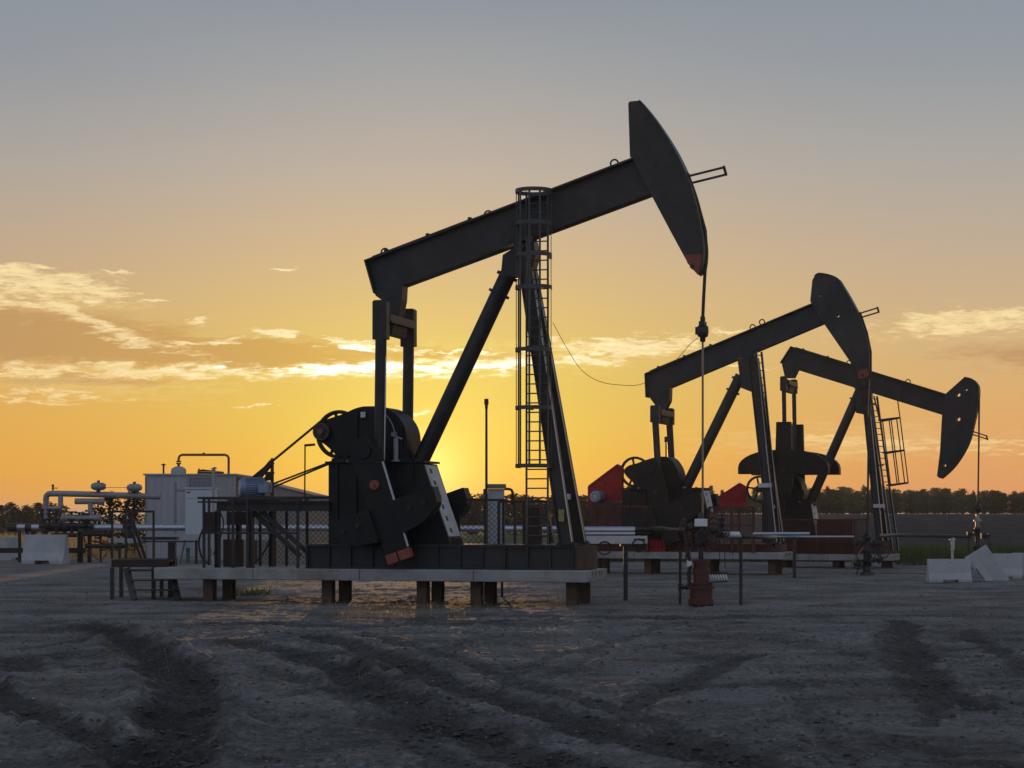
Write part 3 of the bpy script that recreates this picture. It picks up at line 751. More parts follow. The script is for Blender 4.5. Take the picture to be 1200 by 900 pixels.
m = MB(); m.box(-0.15, -0.1, -.1, .1, 0, .55); m.box(0.08, 0.13, -.1, .1, 0, .55); m.build('stand', 'brown', cbx)
m = MB(); m.box(-0.12, 0.1, -0.165, -0.152, 0.9, z-0.12); m.build('door', 'cab', cbx, 0.004)

# ------------------------------------------------------------------ wellheads
def handwheel(mb, c, ax, r, th=0.012):
    mb.ring(c, ax, r, th, 20, 6)
    c = Vector(c); ax = Vector(ax).normalized(); a = ax.orthogonal().normalized(); b = ax.cross(a)
    for k in range(3):
        g = k*PI/3; e = a*math.cos(g)+b*math.sin(g); mb.bar(c-e*r, c+e*r, th, th)
def valve(parent, c, ax, L_, r, wheel_ax=None, wr=0.09, m='black'):
    mb = MB(); c = Vector(c); ax = Vector(ax).normalized()
    mb.tube(c-ax*L_/2, c+ax*L_/2, r*0.75, n=14); mb.tube(c-ax*L_/2, c-ax*(L_/2-0.035), r*1.25, n=14); mb.tube(c+ax*(L_/2-0.035), c+ax*L_/2, r*1.25, n=14)
    mb.sphere(c, r*1.15)
    o = mb.build('valve', m, parent)
    if wheel_ax is not None:
        w = Vector(wheel_ax).normalized(); q = MB(); q.tube(c+w*r, c+w*(r+0.1), 0.02, n=8); handwheel(q, c+w*(r+0.1), w, wr); q.build('handwheel', m, o)
    return o
# wellhead of the nearest pump
x, _, _ = P(821.5, 600); wpos = f1.world((x, 0, 0)); Y = wpos.y
W1 = empty('wellhead', (wpos.x, wpos.y, 0), 0, 'nearest wellhead with dark red casing head and a tangle of black valves', 'wellhead', 'wellheads')
zz = lambda v: CAMH-(v-HOR)/F*Y
xx = lambda u: (u-600)/F*Y-wpos.x
m = MB()
for r_, a_, b_ in ((.19, .0, .035), (.225, .035, .12), (.20, .12, zz(690)), (.235, zz(690), zz(687)), (.135, zz(687), zz(672)), (.15, zz(672), zz(666)), (.13, zz(666), zz(660)), (.155, zz(660), zz(656))): m.tube((0, 0, a_), (0, 0, b_), r_, n=28)
ch = m.build('casing_head', 'dred', W1)
for k in range(10):
    a = 2*PI*k/10; MB().tube((0.2*math.cos(a), 0.2*math.sin(a), 0), (0.2*math.cos(a), 0.2*math.sin(a), 0.06), 0.018, n=6).build('flange_bolt', 'black', ch)
    MB().tube((0.185*math.cos(a), 0.185*math.sin(a), zz(688)), (0.185*math.cos(a), 0.185*math.sin(a), zz(688)+0.07), 0.016, n=6).build('flange_bolt', 'black', ch)
m = MB(); m.tube((0.0, 0, zz(656)), (0.0, 0, zz(638)), 0.045, n=14); m.lathe((0, 0, zz(640)), [(0.0, 0), (0.09, 0), (0.1, 0.03), (0.1, .12), (0.08, .15), (0.12, .17), (0.12, .22), (0.07, .25), (0.07, .36), (0.1, .38), (0.1, .42), (0.05, .45), (0.05, .56), (0.03, .6)], n=18)
m.build('stuffing_box', 'black', W1)
valve(W1, (-0.19, -0.02, zz(618)), (1, 0, 0), 0.2, 0.06, (-1, -.2, 0.4), .1); valve(W1, (0.2, 0, zz(622)), (1, 0, 0), 0.22, 0.065, (0, -1, 0.2), 0.11)
valve(W1, (-0.02, -0.16, zz(628)), (0, 1, 0), 0.2, 0.06, (0, -1, 0), 0.09); valve(W1, (0.37, 0, zz(614)), (0, 0, 1), 0.2, 0.055, (0, 0, 1), 0.1)
valve(W1, (-0.22, 0, zz(637)), (0, 0, 1), 0.18, 0.055, None); valve(W1, (0.11, -0.14, zz(636)), (0, 1, 0), 0.14, 0.045, (0, -1, 0), 0.07); valve(W1, (0.42, 0, zz(625)), (1, 0, 0), 0.18, 0.05, (0, -1, 0), 0.06)
valve(W1, (-0.24, 0.05, zz(688)), (1, 0, 0), 0.2, 0.045, (-1, 0, 0), 0.07)
m = MB(); m.box(xx(813), xx(828), -0.17, -0.12, zz(617), zz(608)); m.build('junction_box', 'plastic', W1, 0.01)
m = MB()
m.path(smooth_curve([(-0.22, 0, zz(630)), (-0.24, -.02, zz(645)), (-0.19, -.02, zz(660)), (-0.21, 0, zz(672)), (-0.2, 0, zz(686))]), 0.035)
m.path(smooth_curve([(-0.26, -.1, zz(612)), (-0.3, -.12, zz(625)), (-0.25, -.12, zz(640)), (-0.28, -.1, zz(655))]), 0.014)
m.path(smooth_curve([(0.1, -.14, zz(612)), (0.2, -.18, zz(606)), (0.3, -.16, zz(612)), (0.28, -.15, zz(630)), (0.14, -.16, zz(642))]), 0.014)
m.path(smooth_curve([(0.0, -.14, zz(617)), (0.02, -.2, zz(630)), (0.1, -.2, zz(634)), (0.14, -.16, zz(625))]), 0.012)
for (u, v0, v1) in ((843, 632, 662), (849, 632, 666)): m.path([(xx(u), 0, zz(v0)), (xx(u)+.01, 0, zz(v1))], 0.008)
m.build('hose', 'rope', W1)
m = MB(); m.tube((-0.2, 0, zz(664)), (-0.2, 0, zz(656)), 0.05); m.tube((-0.2, -.04, zz(660)), (-0.2, -.09, zz(660)), 0.04); m.build('gauge', 'plastic', W1)
# coiled hose lying beside the casing, floating on its bracket
m = MB()
for k in range(7):
    m.ring((xx(833)+k*0.046, 0.05, zz(677)), (1, 0, .35), 0.05, 0.013, 18, 6)
m.build('coiled_hose', 'plastic', W1)
m = MB(); m.bar((0.13, 0.05, zz(672)), (xx(853), 0.05, zz(671)), 0.02, 0.02); m.bar((0.13, 0.05, zz(683)), (xx(853), 0.05, zz(681)), 0.02, 0.02); m.build('hose_bracket', 'black', W1)

# flowline from wellhead to post on the right
m = MB(); A = at(838, 628, Y); B = at(906, 631, Y+2)
m.path([A, at(870, 628, Y), B], 0.035); o = m.build('flowline', 'black'); tag(o, 'short black flow pipe running right from the nearest wellhead to a thin stand', 'pipe', 'flow pipes')
m = MB()
for k in range(9):
    c = at(850+k*2.1, 626.5, Y-0.05); m.ring(c, (1, 0, .5), 0.045, 0.016, 14, 6)
m.build('spiral_wrap', 'plastic', o)
m = MB(); c0 = at(869, 630, Y); m.tube((c0.x, c0.y+0.1, 0), (c0.x, c0.y+0.1, c0.z), 0.03); m.bar((c0.x-.1, c0.y+.1, c0.z), (c0.x+.12, c0.y+.1, c0.z), 0.05, 0.04)
tag(m.build('pipe_stand', 'black'), 'thin black pipe stand just right of the nearest wellhead', 'pipe stand', 'pipe stands')
m = MB(); c0 = ground_at(797, 708); m.tube((c0.x, c0.y, 0), (c0.x, c0.y, 0.95), 0.025); 
tag(m.build('pipe_stand', 'brown'), 'short rusty stake just left of the nearest wellhead', 'pipe stand', 'pipe stands')

# cable tray with its post between pump and wellhead
Yt = 38.2
tr = empty('cable_tray', at(733, 603, Yt)*Vector((1, 1, 0)), 0, 'pale cable tray on one black post between the nearest pumpjack and its wellhead', 'cable tray')
ox = (733-600)/F*Yt
m = MB(); x0, x1 = (672-600)/F*Yt-ox, (757-600)/F*Yt-ox; z0, z1 = at(0, 637, Yt)[2], at(0, 628, Yt)[2]
m.box(x0, x1, -0.16, -0.14, z0, z1); m.box(x0, x1, 0.14, 0.16, z0, z1); m.box(x0, x1, -0.138, 0.138, z0, z0+0.015); m.box(x1+.001, x1+0.015, -0.16, 0.16, z0, z1)
m.build('tray', 'wplate', tr)
m = MB(); m.box(-0.04, 0.04, -0.04, 0.04, 0, z0-0.003); m.box(-0.1, 0.1, -0.16, 0.16, z0-0.05, z0-0.003); m.build('post', 'black', tr)
for (u, v) in ((708, 642), (748, 639)):
    x = (u-600)/F*Yt-ox; z = at(0, v, Yt)[2]; MB().ring((x, -0.17, z), (0, 1, .1), 0.12, 0.012, 24, 6).build('cable_loop', 'rope', tr)
m = MB(); z = at(0, 633, Yt)[2]
for (u, w) in ((742, .05), (748, .12)): x = (u-600)/F*Yt-ox; m.box(x, x+w, -0.168, -0.162, z-0.006, z+0.03)
m.build('stencil_mark', 'black', tr)
# cladded pipes at the right, sagging insulated ends
Yp = 39.0
m = MB(); m.tube(at(664, 621, Yp), at(744, 621, Yp), 0.065, n=18); m.tube(at(664, 625.5, Yp-.15), at(744, 625.5, Yp-.15), 0.035, n=12)
o = m.build('clad_pipe', 'alum'); tag(o, 'bright metal clad pipe above the cable tray, ending in black sleeve', 'pipe', 'flow pipes')
m = MB(); m.path(smooth_curve([at(744, 621, Yp), at(752, 620, Yp), at(760, 621.5, Yp), at(768, 622, Yp), at(777, 620, Yp-.5), at(790, 621, Yp-2), at(806, 621, Yp-3)]), 0.04)
m.path(smooth_curve([at(744, 623, Yp), at(756, 621, Yp), at(772, 618, Yp-.5), at(790, 620, Yp-2), at(806, 618, Yp-3)]), 0.022)
m.build('insulated_end', 'rope', o)

# wellheads of pump 2 and 3
def small_wellhead(fr, u, vtop, label, leds=False):
    x = fr.P(u, 600)[0]; w = fr.world((x, 0, 0)); Y = w.y; z = lambda v: CAMH-(v-HOR)/F*Y
    r = empty('wellhead', (w.x, w.y, 0), 0, label, 'wellhead', 'wellheads')
    m = MB(); m.lathe((0, 0, 0), [(0.2, 0.0), (0.2, .09), (0.12, .1), (0.12, .35), (0.17, .36), (0.17, .42), (0.1, .43), (0.1, .6), (0.14, .62), (0.14, .68), (0.07, .7), (0.07, z(vtop)-.1), (0.1, z(vtop)-.08), (0.1, z(vtop)), (0.03, z(vtop)+.02)], n=20); m.build('casing_head', 'black', r)
    zt = z(vtop)
    valve(r, (-0.2, 0, zt-0.2), (1, 0, 0), 0.22, 0.06, (0, -1, 0.2), 0.1); valve(r, (0.22, 0, zt-0.25), (1, 0, 0), 0.24, 0.065, (0, -1, 0), 0.1)
    valve(r, (0.02, -0.15, 0.5), (0, 1, 0), 0.2, 0.06, (0, -1, 0), 0.13); valve(r, (0.28, 0, 0.4), (1, 0, 0), 0.26, 0.06, (0, -1, .3), 0.11); valve(r, (-0.25, 0, 0.3), (1, 0, 0), 0.2, 0.06, (0, -1, 0), 0.12)
    m = MB(); m.path(smooth_curve([(-0.2, -.05, zt-.2), (-0.3, -.1, zt-.5), (-0.22, -.1, .3), (-0.3, -.1, 0.02)]), 0.02); m.path(smooth_curve([(0.25, -.05, zt-.2), (0.34, -.1, zt-.5), (0.3, -.1, .3)]), 0.015); m.build('hose', 'rope', r)
    return r, w
r2, w2 = small_wellhead(f2, 1016, 626, 'dark wellhead with round handwheels at the middle pumpjack, left of the farthest deck end')
m = MB(); m.bar((-0.65, -0.3, 0.02), (-0.12, -0.1, 0.75), 0.03, 0.03); m.build('prop_bar', 'wood', r2)
m = MB(); handwheel(m, (0.4, -0.1, 0.62), (0.1, 1, 0), 0.16, 0.014); m.build('hose_ring', 'rope', r2)
r3, w3 = small_wellhead(f3, 1145.5, 618, 'slim wellhead under the lowered horse head, behind the tipped concrete barrier')
m = MB(); m.tube((0, 0, 1.15), (0, 0, 1.45), 0.06); m.lathe((0, 0, 1.4), [(0.11, 0), (0.11, .06), (0.05, .1), (0.05, .3), (0.09, .32), (0.09, .36), (0.0, .4)], n=14); m.build('stuffing_box', 'rod', r3)
m = MB(); z = w3.y; m.path([Vector((w2.x+0.3, w2.y, 1.04)), at(1050, 627, 57), at(1135, 629, w3.y), Vector((w3.x-.2, w3.y, .95))], 0.05)
tag(m.build('flowline', 'black'), 'long black flow pipe running right to the slim wellhead under the lowered head', 'pipe', 'flow pipes')
m = MB(); c = at(1116, 630, 58.6); m.tube((c.x, c.y, 0), (c.x, c.y, c.z-.05), 0.035); m.bar((c.x-.09, c.y, c.z-.05), (c.x+.09, c.y, c.z-.05), .06, .04)
m.tube((c.x, c.y-.06, c.z-.35), (c.x, c.y-.06, c.z), 0.05)
tag(m.build('pipe_stand', 'galv'), 'pale pipe stand behind the left small concrete barrier at the right', 'pipe stand', 'pipe stands')
m = MB(); a = at(885, 629, 51); b = at(1000, 629, 53); m.path([a, b], 0.03); m.tube(at(883, 625.5, 51.2), at(948, 625.5, 51.8), 0.045)
tag(m.build('clad_pipe', 'alum'), 'silver clad pipe in front of the farthest pumpjack', 'pipe', 'flow pipes')
m = MB(); c = at(931, 632, 51.4); m.box(c.x-.04, c.x+.04, c.y-.04, c.y+.04, 0, c.z)
tag(m.build('pipe_stand', 'black'), 'black pipe post in front of the farthest deck, left of the slotted plate', 'pipe stand', 'pipe stands')

# --- details of pump 2 and 3: red belt guards, motors, ladders, red railings
def guard(cfg, pts, t0, t1, mot=None):
    fr = cfg['fr']; m = MB(); m.prism([fr.P2(*p, t0) for p in pts], t0, t1); g = m.build('belt_guard', 'red', cfg['root'], 0.01)
    k = MB(); q = [fr.P2(*p, t0) for p in pts]
    for i in range(len(q)):
        a, b = q[i], q[(i+1) % len(q)]; k.bar((a[0], t0-.012, a[1]), (b[0], t0-.012, b[1]), 0.02, 0.05)
    mid = lambda a, b, s: (a[0]+(b[0]-a[0])*s, t0-.012, a[1]+(b[1]-a[1])*s)
    for s in (0.5,): k.bar(mid(q[0], q[1], s), mid(q[-1], q[-2], s), 0.02, 0.04)
    k.build('stiffener', 'red', g)
    if mot:
        u, v, r = mot; x, _, z = fr.P(u, v, t0-0.3); mm = MB(); mm.tube((x, t0-0.5, z), (x, t0-0.03, z), r, n=24); mm.tube((x, t0-0.53, z), (x, t0-0.5, z), r*0.9, n=24); o = mm.build('motor', 'motor', cfg['root'], 0.01)
        q = MB(); handwheel(q, (x, t0-0.545, z), (0, 1, 0), r*0.75, 0.012); q.tube((x, t0-.55, z), (x, t0-.53, z), r*.3); q.build('fan_grille', 'galv', o)
        q = MB(); q.box(x-.12, x+1.3, t0-.55, t0, z-r-.09, z-r-.01); q.box(x-.05, x+.05, t0-.5, t0-.42, cfg['padz']+.35, z-r-.09); q.box(x+.6, x+.7, t0-.5, t0-.42, cfg['padz']+.35, z-r-.09); q.build('motor_stand', 'black', cfg['root'])
guard(c2, ((690, 570), (724, 544.5), (728.5, 549), (727.5, 586), (690, 592)), 0.35, 0.62, (700, 582, 0.16))
guard(c3, ((836, 592), (840, 584), (867, 566.5), (873, 570), (873, 594)), 0.35, 0.6, None)
# small dark bits: ladder of pump 2 (no cage) and caged ladder of pump 3, both square to the beam
def leg_ladder(cfg, top, bot, w, nr, off=0.2, cage=None):
    fr = cfg['fr']; t = -0.3; a = Vector(fr.P(*top, t)); b = Vector(fr.P(*bot, t))
    lad = ladder(fr, cfg['root'], a, b, w, (0.55, 1, 0), nr)
    st = MB()  # pale strips draw a highlight along the ladder rails
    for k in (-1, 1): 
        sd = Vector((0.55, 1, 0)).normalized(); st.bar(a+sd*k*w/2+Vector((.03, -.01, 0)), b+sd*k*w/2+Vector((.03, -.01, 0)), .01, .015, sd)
    st.build('edge_highlight', 'galv', lad)
    if cage:
        d = (b-a).normalized(); L_ = (b-a).length
        hs = [Vector(fr.P(u, v, t)) for u, v in cage]
        wd = 0.60
        for c in hs:
            h = MB(); pts = [(c+Vector((wd*0.5-wd*0.5*math.cos(PI*k/10*2) if False else wd*math.sin(PI*k/10), (-0.33+0.66*k/10), 0.08*math.sin(PI*k/10)))) for k in range(11)]
            for i in range(10): h.bar(pts[i], pts[i+1], 0.012, 0.05, (0, 0, 1))
            for i in range(10): h.bar(pts[i], pts[i+1], 0.05, 0.012, (0, 0, 1))
            h.build('cage_hoop', 'black', lad)
        for k in range(1, 6):
            f_ = k/5; o = Vector((wd*f_, 0.32*math.acos(f_)/(PI/2)*(-1 if k % 2 else 1), 0.08*f_))
            h = MB(); h.bar(hs[0]+o, hs[-1]+o, 0.035, 0.03); h.build('cage_bar', 'black', lad)
        h = MB(); o = Vector((wd, 0.0, .08)); h.bar(hs[0]+o, hs[0]+o-(d*0.62), 0.03, 0.03); h.bar(hs[0], a, .04, .04); h.build('cage_bar', 'black', lad)
        o2 = MB()
        for k in (0.05, 0.45, 0.75): 
            p = a+(b-a)*k; o2.bar(p, p-Vector((0.25, 0, 0)), 0.04, 0.04)
        o2.build('ladder_bracket', 'black', lad)
leg_ladder(c2, (889, 412), (911, 640), 0.22, 26)
leg_ladder(c3, (1024, 464), (1049, 645), 0.28, 26, cage=((1031, 493), (1036, 531), (1040.5, 569)))
for cfg, (ca, cb) in ((c2, ((896, 569), (900, 569))), (c3, ((1030, 593), (1037, 592)))):
    m = MB(); x, _, z = cfg['fr'].P(*ca, -.5); m.box(x-.16, x+.16, -.56, -.3, z-.05, z+.06); m.build('leg_clamp', 'galv', cfg['root'])
m = MB(); x, _, z = f2.P(780.5, 519, 0.2); m.tube((x, .2, z-1.0), (x, .2, z+.05), 0.02); m.tube((x, .2, z+.02), (x, .2, z+.17), .045); m.build('breather_pipe', 'black', c2['root'])
zs2 = c2['padz']
railing(f2, 'railing', 683, 812, -0.84, zs2+.003, f2.P(750, 593.5, -.84)[2], (684, 758, 808), 'long dark red railing in front of the middle pumpjack gearbox', 'red railings', m='dred', mids=(0.45,), pr=0.05, bars=30)
railing(f2, 'railing', 830, 884, -0.84, zs2+.003, f2.P(860, 594.5, -.84)[2], (831, 858, 866, 883), 'dark red railing with close upright bars below the small red belt guard', 'red railings', m='dred', mids=(0.3, 0.6), pr=0.04, bars=32)
railing(f3, 'railing', 915, 1002, -0.84, 0.423, f3.P(960, 609, -.84)[2], (916, 958, 1001), 'dark red railing in front of the farthest pumpjack pedestal', 'red railings', m='dred', mids=(0.4,), bars=44)
railing(f3, 'railing', 1001, 1017, -0.5, 0.423, f3.P(1010, 609, -.5)[2], (1002, 1016), 'short dark red railing panel left of the farthest front legs', 'red railings', m='dred', mids=(0.4,), bars=9)
# solid red-brown panels: tool chests on the bases
def chest(fr, u0, u1, v0, v1, t, dep, m, label, name='equipment_box', cat='box', zfloor=None):
    a = fr.P(u0, v0, t); b = fr.P(u1, v1, t); zb = zfloor if zfloor is not None else b[2]
    r = empty(name, (fr.ox, fr.oy, 0), -fr.yaw, label, cat)
    q = MB(); q.box(a[0], b[0], t, t+dep, zb, a[2]); q.build('body', m, r, 0.01)
    q = MB(); q.box(a[0]-.02, b[0]+.02, t-.02, t+dep+.02, a[2]+.003, a[2]+.03); q.build('lid', m, r)
    q = MB()
    for k in (0.25, 0.5, 0.75): x = a[0]+(b[0]-a[0])*k; q.box(x-.012, x+.012, t-.012, t-.001, zb+.03, a[2]-.03)
    q.build('rib', m, r)
    return r
chest(f3, 959, 999, 611, 650, -0.35, 0.5, 'dred', 'dark red steel box on the farthest deck behind its railing', zfloor=0.425)
chest(f2, 760, 780, 634, 645, -0.81, 0.16, 'red', 'small red box low on the edge of the middle deck', zfloor=zs2+.004)

# ------------------------------------------------------------------ barriers
def jersey(name, loc, rz, L_, h, w, label, group, tilt=None, notch=True):
    r = empty(name, loc, rz, label, 'barrier', group)
    if tilt: r.rotation_euler = (tilt[0], tilt[1], rz)
    prof = [(-w/2, 0), (-w/2, .12*h), (-w*0.30, .40*h), (-w*0.16, h), (w*0.16, h), (w*0.30, .40*h), (w/2, .12*h), (w/2, 0)]
    m = MB(); segs = [(-L_/2, -L_*.18, 0), (-L_*.18, L_*.18, .12 if notch else 0), (L_*.18, L_/2, 0)]
    for x0, x1, cut in segs:
        pp = [(y, max(z, cut*h)) for y, z in prof]
        n = len(pp); vs = [(x0, y, z) for y, z in pp]+[(x1, y, z) for y, z in pp]
        m.add(vs, [tuple(range(n)), tuple(reversed(range(n, 2*n)))]+[(i, n+i, n+(i+1) % n, (i+1) % n) for i in range(n)])
    m.build('block', 'conc2', r)
    q = MB(); q.tube((0, -w*0.2, h*0.8), (0, -w*0.16, h*0.8), 0.03, n=10); q.build('lifting_hole', 'black', r)
    return r
g = ground_at(51, 661); jersey('concrete_barrier', (g.x, g.y+.35, 0), R(-8), 1.4, 0.95, 0.72, 'large grey concrete barrier standing in front of the left pipework', 'concrete barriers')
g = ground_at(1, 657); jersey('concrete_barrier', (g.x+.1, g.y+1, 0), R(75), 1.1, 0.8, 0.6, 'pale concrete barrier cut off by the left edge of the picture', 'concrete barriers')
g = ground_at(1113.5, 682.5); jersey('concrete_barrier', (g.x, g.y+.15, 0), R(3), 1.02, 0.55, 0.34, 'low concrete barrier with a bottom slot, leftmost of the group at the right', 'concrete barriers')
g = ground_at(1152, 681); jersey('concrete_barrier', (g.x-.10, g.y+.15, 0.13), R(4), 1.0, 0.58, 0.36, 'concrete barrier tipped on its end, leaning between two others', 'concrete barriers', tilt=(R(8), R(55)))
g = ground_at(1184, 678); jersey('concrete_barrier', (g.x, g.y+.3, 0), R(-14), 0.72, 0.62, 0.5, 'concrete barrier right of the tipped one, sloped face turned to us', 'concrete barriers')
g = ground_at(1206, 677); jersey('concrete_barrier', (g.x, g.y+.35, 0), R(-60), 0.8, 0.62, 0.5, 'concrete barrier cut off by the right edge of the picture', 'concrete barriers')

# ------------------------------------------------------------------ process building and yard at the left
Yb = 73.0
b0 = at(170, 603, Yb).x; b1 = at(276, 603, Yb).x; b2 = at(365, 603, Yb).x
zt = at(0, 557, Yb)[2]; zt2 = at(0, 581, Yb)[2]
BL = empty('process_building', (b0, Yb, 0), 0, 'long pale metal clad process building with a sloping right end behind the motor', 'building')
m = MB(); D = 7.0
w1, w2_ = b1-b0, b2-b0
m.hexa([(0, 0, 0), (w1, 0, 0), (w1, D, 0), (0, D, 0), (0, 0, zt), (w1, 0, zt), (w1, D, zt), (0, D, zt)]); m.build('wall', 'wall', BL)
m = MB(); m.hexa([(w1+.002, 0.3, 0), (w2_, .3, 0), (w2_, D-.2, 0), (w1+.002, D-.2, 0), (w1+.002, .3, zt-.08), (w2_, .3, zt2), (w2_, D-.2, zt2), (w1+.002, D-.2, zt-.08)]); m.build('annex_wall', 'walld', BL)
m = MB(); m.box(-.06, w1+.03, -.06, D+.06, zt+.002, zt+.06); rf = m.build('roof', 'wall', BL)
m = MB(); m.hexa([(w1+.035, .24, zt-.075), (w2_+.05, .24, zt2+.003), (w2_+.05, D-.14, zt2+.003), (w1+.035, D-.14, zt-.075), (w1+.035, .24, zt-.02), (w2_+.05, .24, zt2+.05), (w2_+.05, D-.14, zt2+.05), (w1+.035, D-.14, zt-.02)]); m.build('roof', 'walld', BL)
m = MB()
for k in range(14): x = w1*(k+.5)/14; m.box(x-.01, x+.01, -.012, -.001, .1, zt-.05)
m.build('cladding_rib', 'wall', BL)
m = MB(); xw0, xw1 = at(223, 0, Yb).x-b0, at(250, 0, Yb).x-b0; za, zb = at(0, 574, Yb)[2], at(0, 560.5, Yb)[2]
m.box(xw0, xw1, -.03, -.013, za, zb); wd = m.build('window', 'glass', BL)
m = MB(); 
for (a, b, c, d) in ((xw0-.03, xw0, za-.03, zb+.03), (xw1, xw1+.03, za-.03, zb+.03), (xw0, xw1, za-.03, za), (xw0, xw1, zb, zb+.03)): m.box(a, b, -.05, -.012, c, d)
for k in range(1, 5): x = xw0+(xw1-xw0)*k/5; m.box(x-.01, x+.01, -.045, -.031, za, zb)
m.build('frame', 'walld', wd)
m = MB(); xd0, xd1 = at(207, 0, Yb).x-b0, at(247, 0, Yb).x-b0; zd = at(0, 574, Yb)[2]
m.box(xd0, xd1, -.035, -.014, 0.1, zd-.05); dr = m.build('door', 'wall', BL)
m = MB(); m.box(xd0-.05, xd0-.002, -.05, -.013, .1, zd-.0); m.box(xd1+.002, xd1+.05, -.05, -.013, .1, zd); m.box(xd0, xd1, -.05, -.013, zd-.045, zd-.0); m.build('door_frame', 'walld', dr)
m = MB(); m.box(xd1-.12, xd1-.06, -.06, -.036, 1.0, 1.12); m.build('handle', 'black', dr)
m = MB(); x = at(278.5, 0, Yb).x-b0; m.box(x, x+.12, .27, .298, at(0, 573, Yb)[2], at(0, 561, Yb)[2]); m.build('louvre', 'black', BL)
m = MB()
for u, v0, v1 in ((170.7, 557, 603), (206, 563, 656)): x = at(u, 0, Yb).x-b0; m.box(x-.02, x+.02, -.03, -.014, .05, at(0, v0+2, Yb)[2])
m.build('corner_trim', 'walld', BL)
# roof items: dome, vents, pipe loop
tx = at(204, 0, Yb).x-b0
m = MB(); m.lathe((tx, 1.0, zt+.06), [(0.28, 0), (0.28, .12), (0.25, .2), (0.16, .26), (0.05, .29), (0, .29)], n=24); dm = m.build('tank_dome', 'wall', BL)
m = MB(); m.tube((tx, 1, zt+.33), (tx, 1, zt+.42), .045); m.tube((tx, 1, zt+.42), (tx, 1, zt+.47), .09, n=16); m.tube((tx, 1, zt+.49), (tx, 1, zt+.54), .09, n=16); m.build('flange', 'brown', dm)
m = MB(); zl = at(0, 533, Yb+1)[2]; tx2 = at(268, 0, Yb+1).x-b0
m.path([(tx, 1, zt+.5), (tx, 1, zl-.12), (tx+.04, 1, zl-.04), (tx+.12, 1, zl), (tx2-.12, 1, zl), (tx2-.04, 1, zl-.04), (tx2, 1, zl-.12), (tx2, 1, zt+.06)], 0.045, 12); m.box((tx+tx2)/2-.04, (tx+tx2)/2+.04, .95, 1.05, zl+.03, zl+.08); m.build('vent_loop', 'tipred', BL)
for u, vt, mm in ((190, 543, 'brown'), (250, 547, 'brown')):
    x = at(u, 0, Yb).x-b0; m = MB(); z1 = at(0, vt, Yb)[2]; m.tube((x, .3, zt+.06), (x, .3, z1-.06), .035); m.lathe((x, .3, z1-.07), [(0, 0), (.09, .01), (.09, .03), (.02, .07), (0, .07)], n=14); m.build('roof_vent', mm, BL)
m = MB(); x = at(232, 0, Yb).x-b0; m.box(x-.25, x+.7, 1.5, 1.6, zt+.06, zt+.16); m.prism([(x-.25, zt+.17), (x-.2, zt+.3), (x-.15, zt+.17)], 1.5, 1.6); m.prism([(x-.25, zt+.165), (x-.1, zt+.25), (x+.7, zt+.17)], 1.5, 1.58); m.build('roof_gear', 'brown', BL)
# pale vent pipe in front of the building
m = MB(); c = at(250, 600, 66); m.tube((c.x, c.y, 0), (c.x, c.y, at(0, 550, 66)[2]), .05); m.lathe((c.x, c.y, at(0, 550, 66)[2]), [(0, 0), (.08, .01), (.08, .03), (0, .06)], n=12); tag(m.build('vent_pipe', 'wall'), 'thin upright vent pipe in front of the building just left of the motor', 'pipe')
# cabinet
Yk = 67.0; c = at(217, 603, Yk); wk = at(252, 603, Yk).x-c.x
KB = empty('electrical_cabinet', (c.x, Yk, 0), 0, 'tall light blue grey electrical cabinet standing in front of the process building door', 'cabinet')
zk = at(0, 573, Yk)[2]; m = MB(); m.box(0, wk, 0, .5, .5, zk); m.build('body', 'cab', KB, .01)
m = MB(); m.box(-.04, wk+.04, -.05, .55, zk+.002, zk+.05); m.build('roof', 'cab', KB)
m = MB(); m.box(.03, wk-.03, -.02, -.002, zk-.30, zk-.05); m.build('upper_door', 'cab', KB); m = MB(); m.box(.03, wk-.03, -.02, -.002, .85, zk-.33); dd = m.build('lower_door', 'cab', KB)
m = MB(); m.box(.05, .17, -.025, -.021, zk-.13, zk-.09); m.build('nameplate', 'black', KB)
m = MB(); 
for x in (.02, wk-.08): m.box(x, x+.06, .02, .08, 0, .5); m.box(x, x+.06, .4, .46, 0, .5)
m.build('stand', 'grn', KB)
m = MB(); m.path(smooth_curve([(.02, -.05, .9), (-.03, -.08, .6), (-.1, -.1, .25), (-.14, -.1, 0)]), .03); m.build('green_hose', 'grn', KB)

# long clad flow line behind the nearest deck
Yl = 67.5
m = MB(); m.path([at(14, 618, Yl), at(300, 618.5, Yl), at(660, 620, Yl)], .105, 18)
o = m.build('clad_pipe', 'alum'); tag(o, 'longest silver clad pipe running from the left pipework past the building to the front legs', 'pipe', 'flow pipes')
m = MB()
for u in np.linspace(30, 640, 24): c = at(u, 618.3+(u-300)*0.003, Yl); m.tube(c-Vector((.018, 0, 0)), c+Vector((.018, 0, 0)), .112, n=18)
m.build('cladding_band', 'galv', o)
for (u0, u1) in ((10, 20), (30, 37), (72, 92), (56, 72)):
    m = MB(); m.tube(at(u0, 618, Yl), at(u1, 618, Yl), .14, n=14); m.build('flange', 'black', o)
m = MB(); a = at(127, 633, 66.5); b = at(168, 633, 66.5); m.box(a.x, b.x, 66.4, 66.6, a.z-.08, a.z+.06); m.box(at(180, 0, 66.5).x, at(345, 0, 66.5).x, 66.42, 66.58, at(0, 633, 66.5).z, at(0, 626, 66.5).z)
o = m.build('pipe_rack', 'wall'); tag(o, 'low pale rack beam under the longest clad pipe in front of the building', 'rack', 'pipe racks')
for u in (140, 230, 300):
    m = MB(); c = at(u, 633, 66.5); m.box(c.x-.04, c.x+.04, 66.46, 66.54, 0, at(0, 633, 66.5).z-.001 if u > 170 else c.z-.081); m.build('post', 'brown', o)
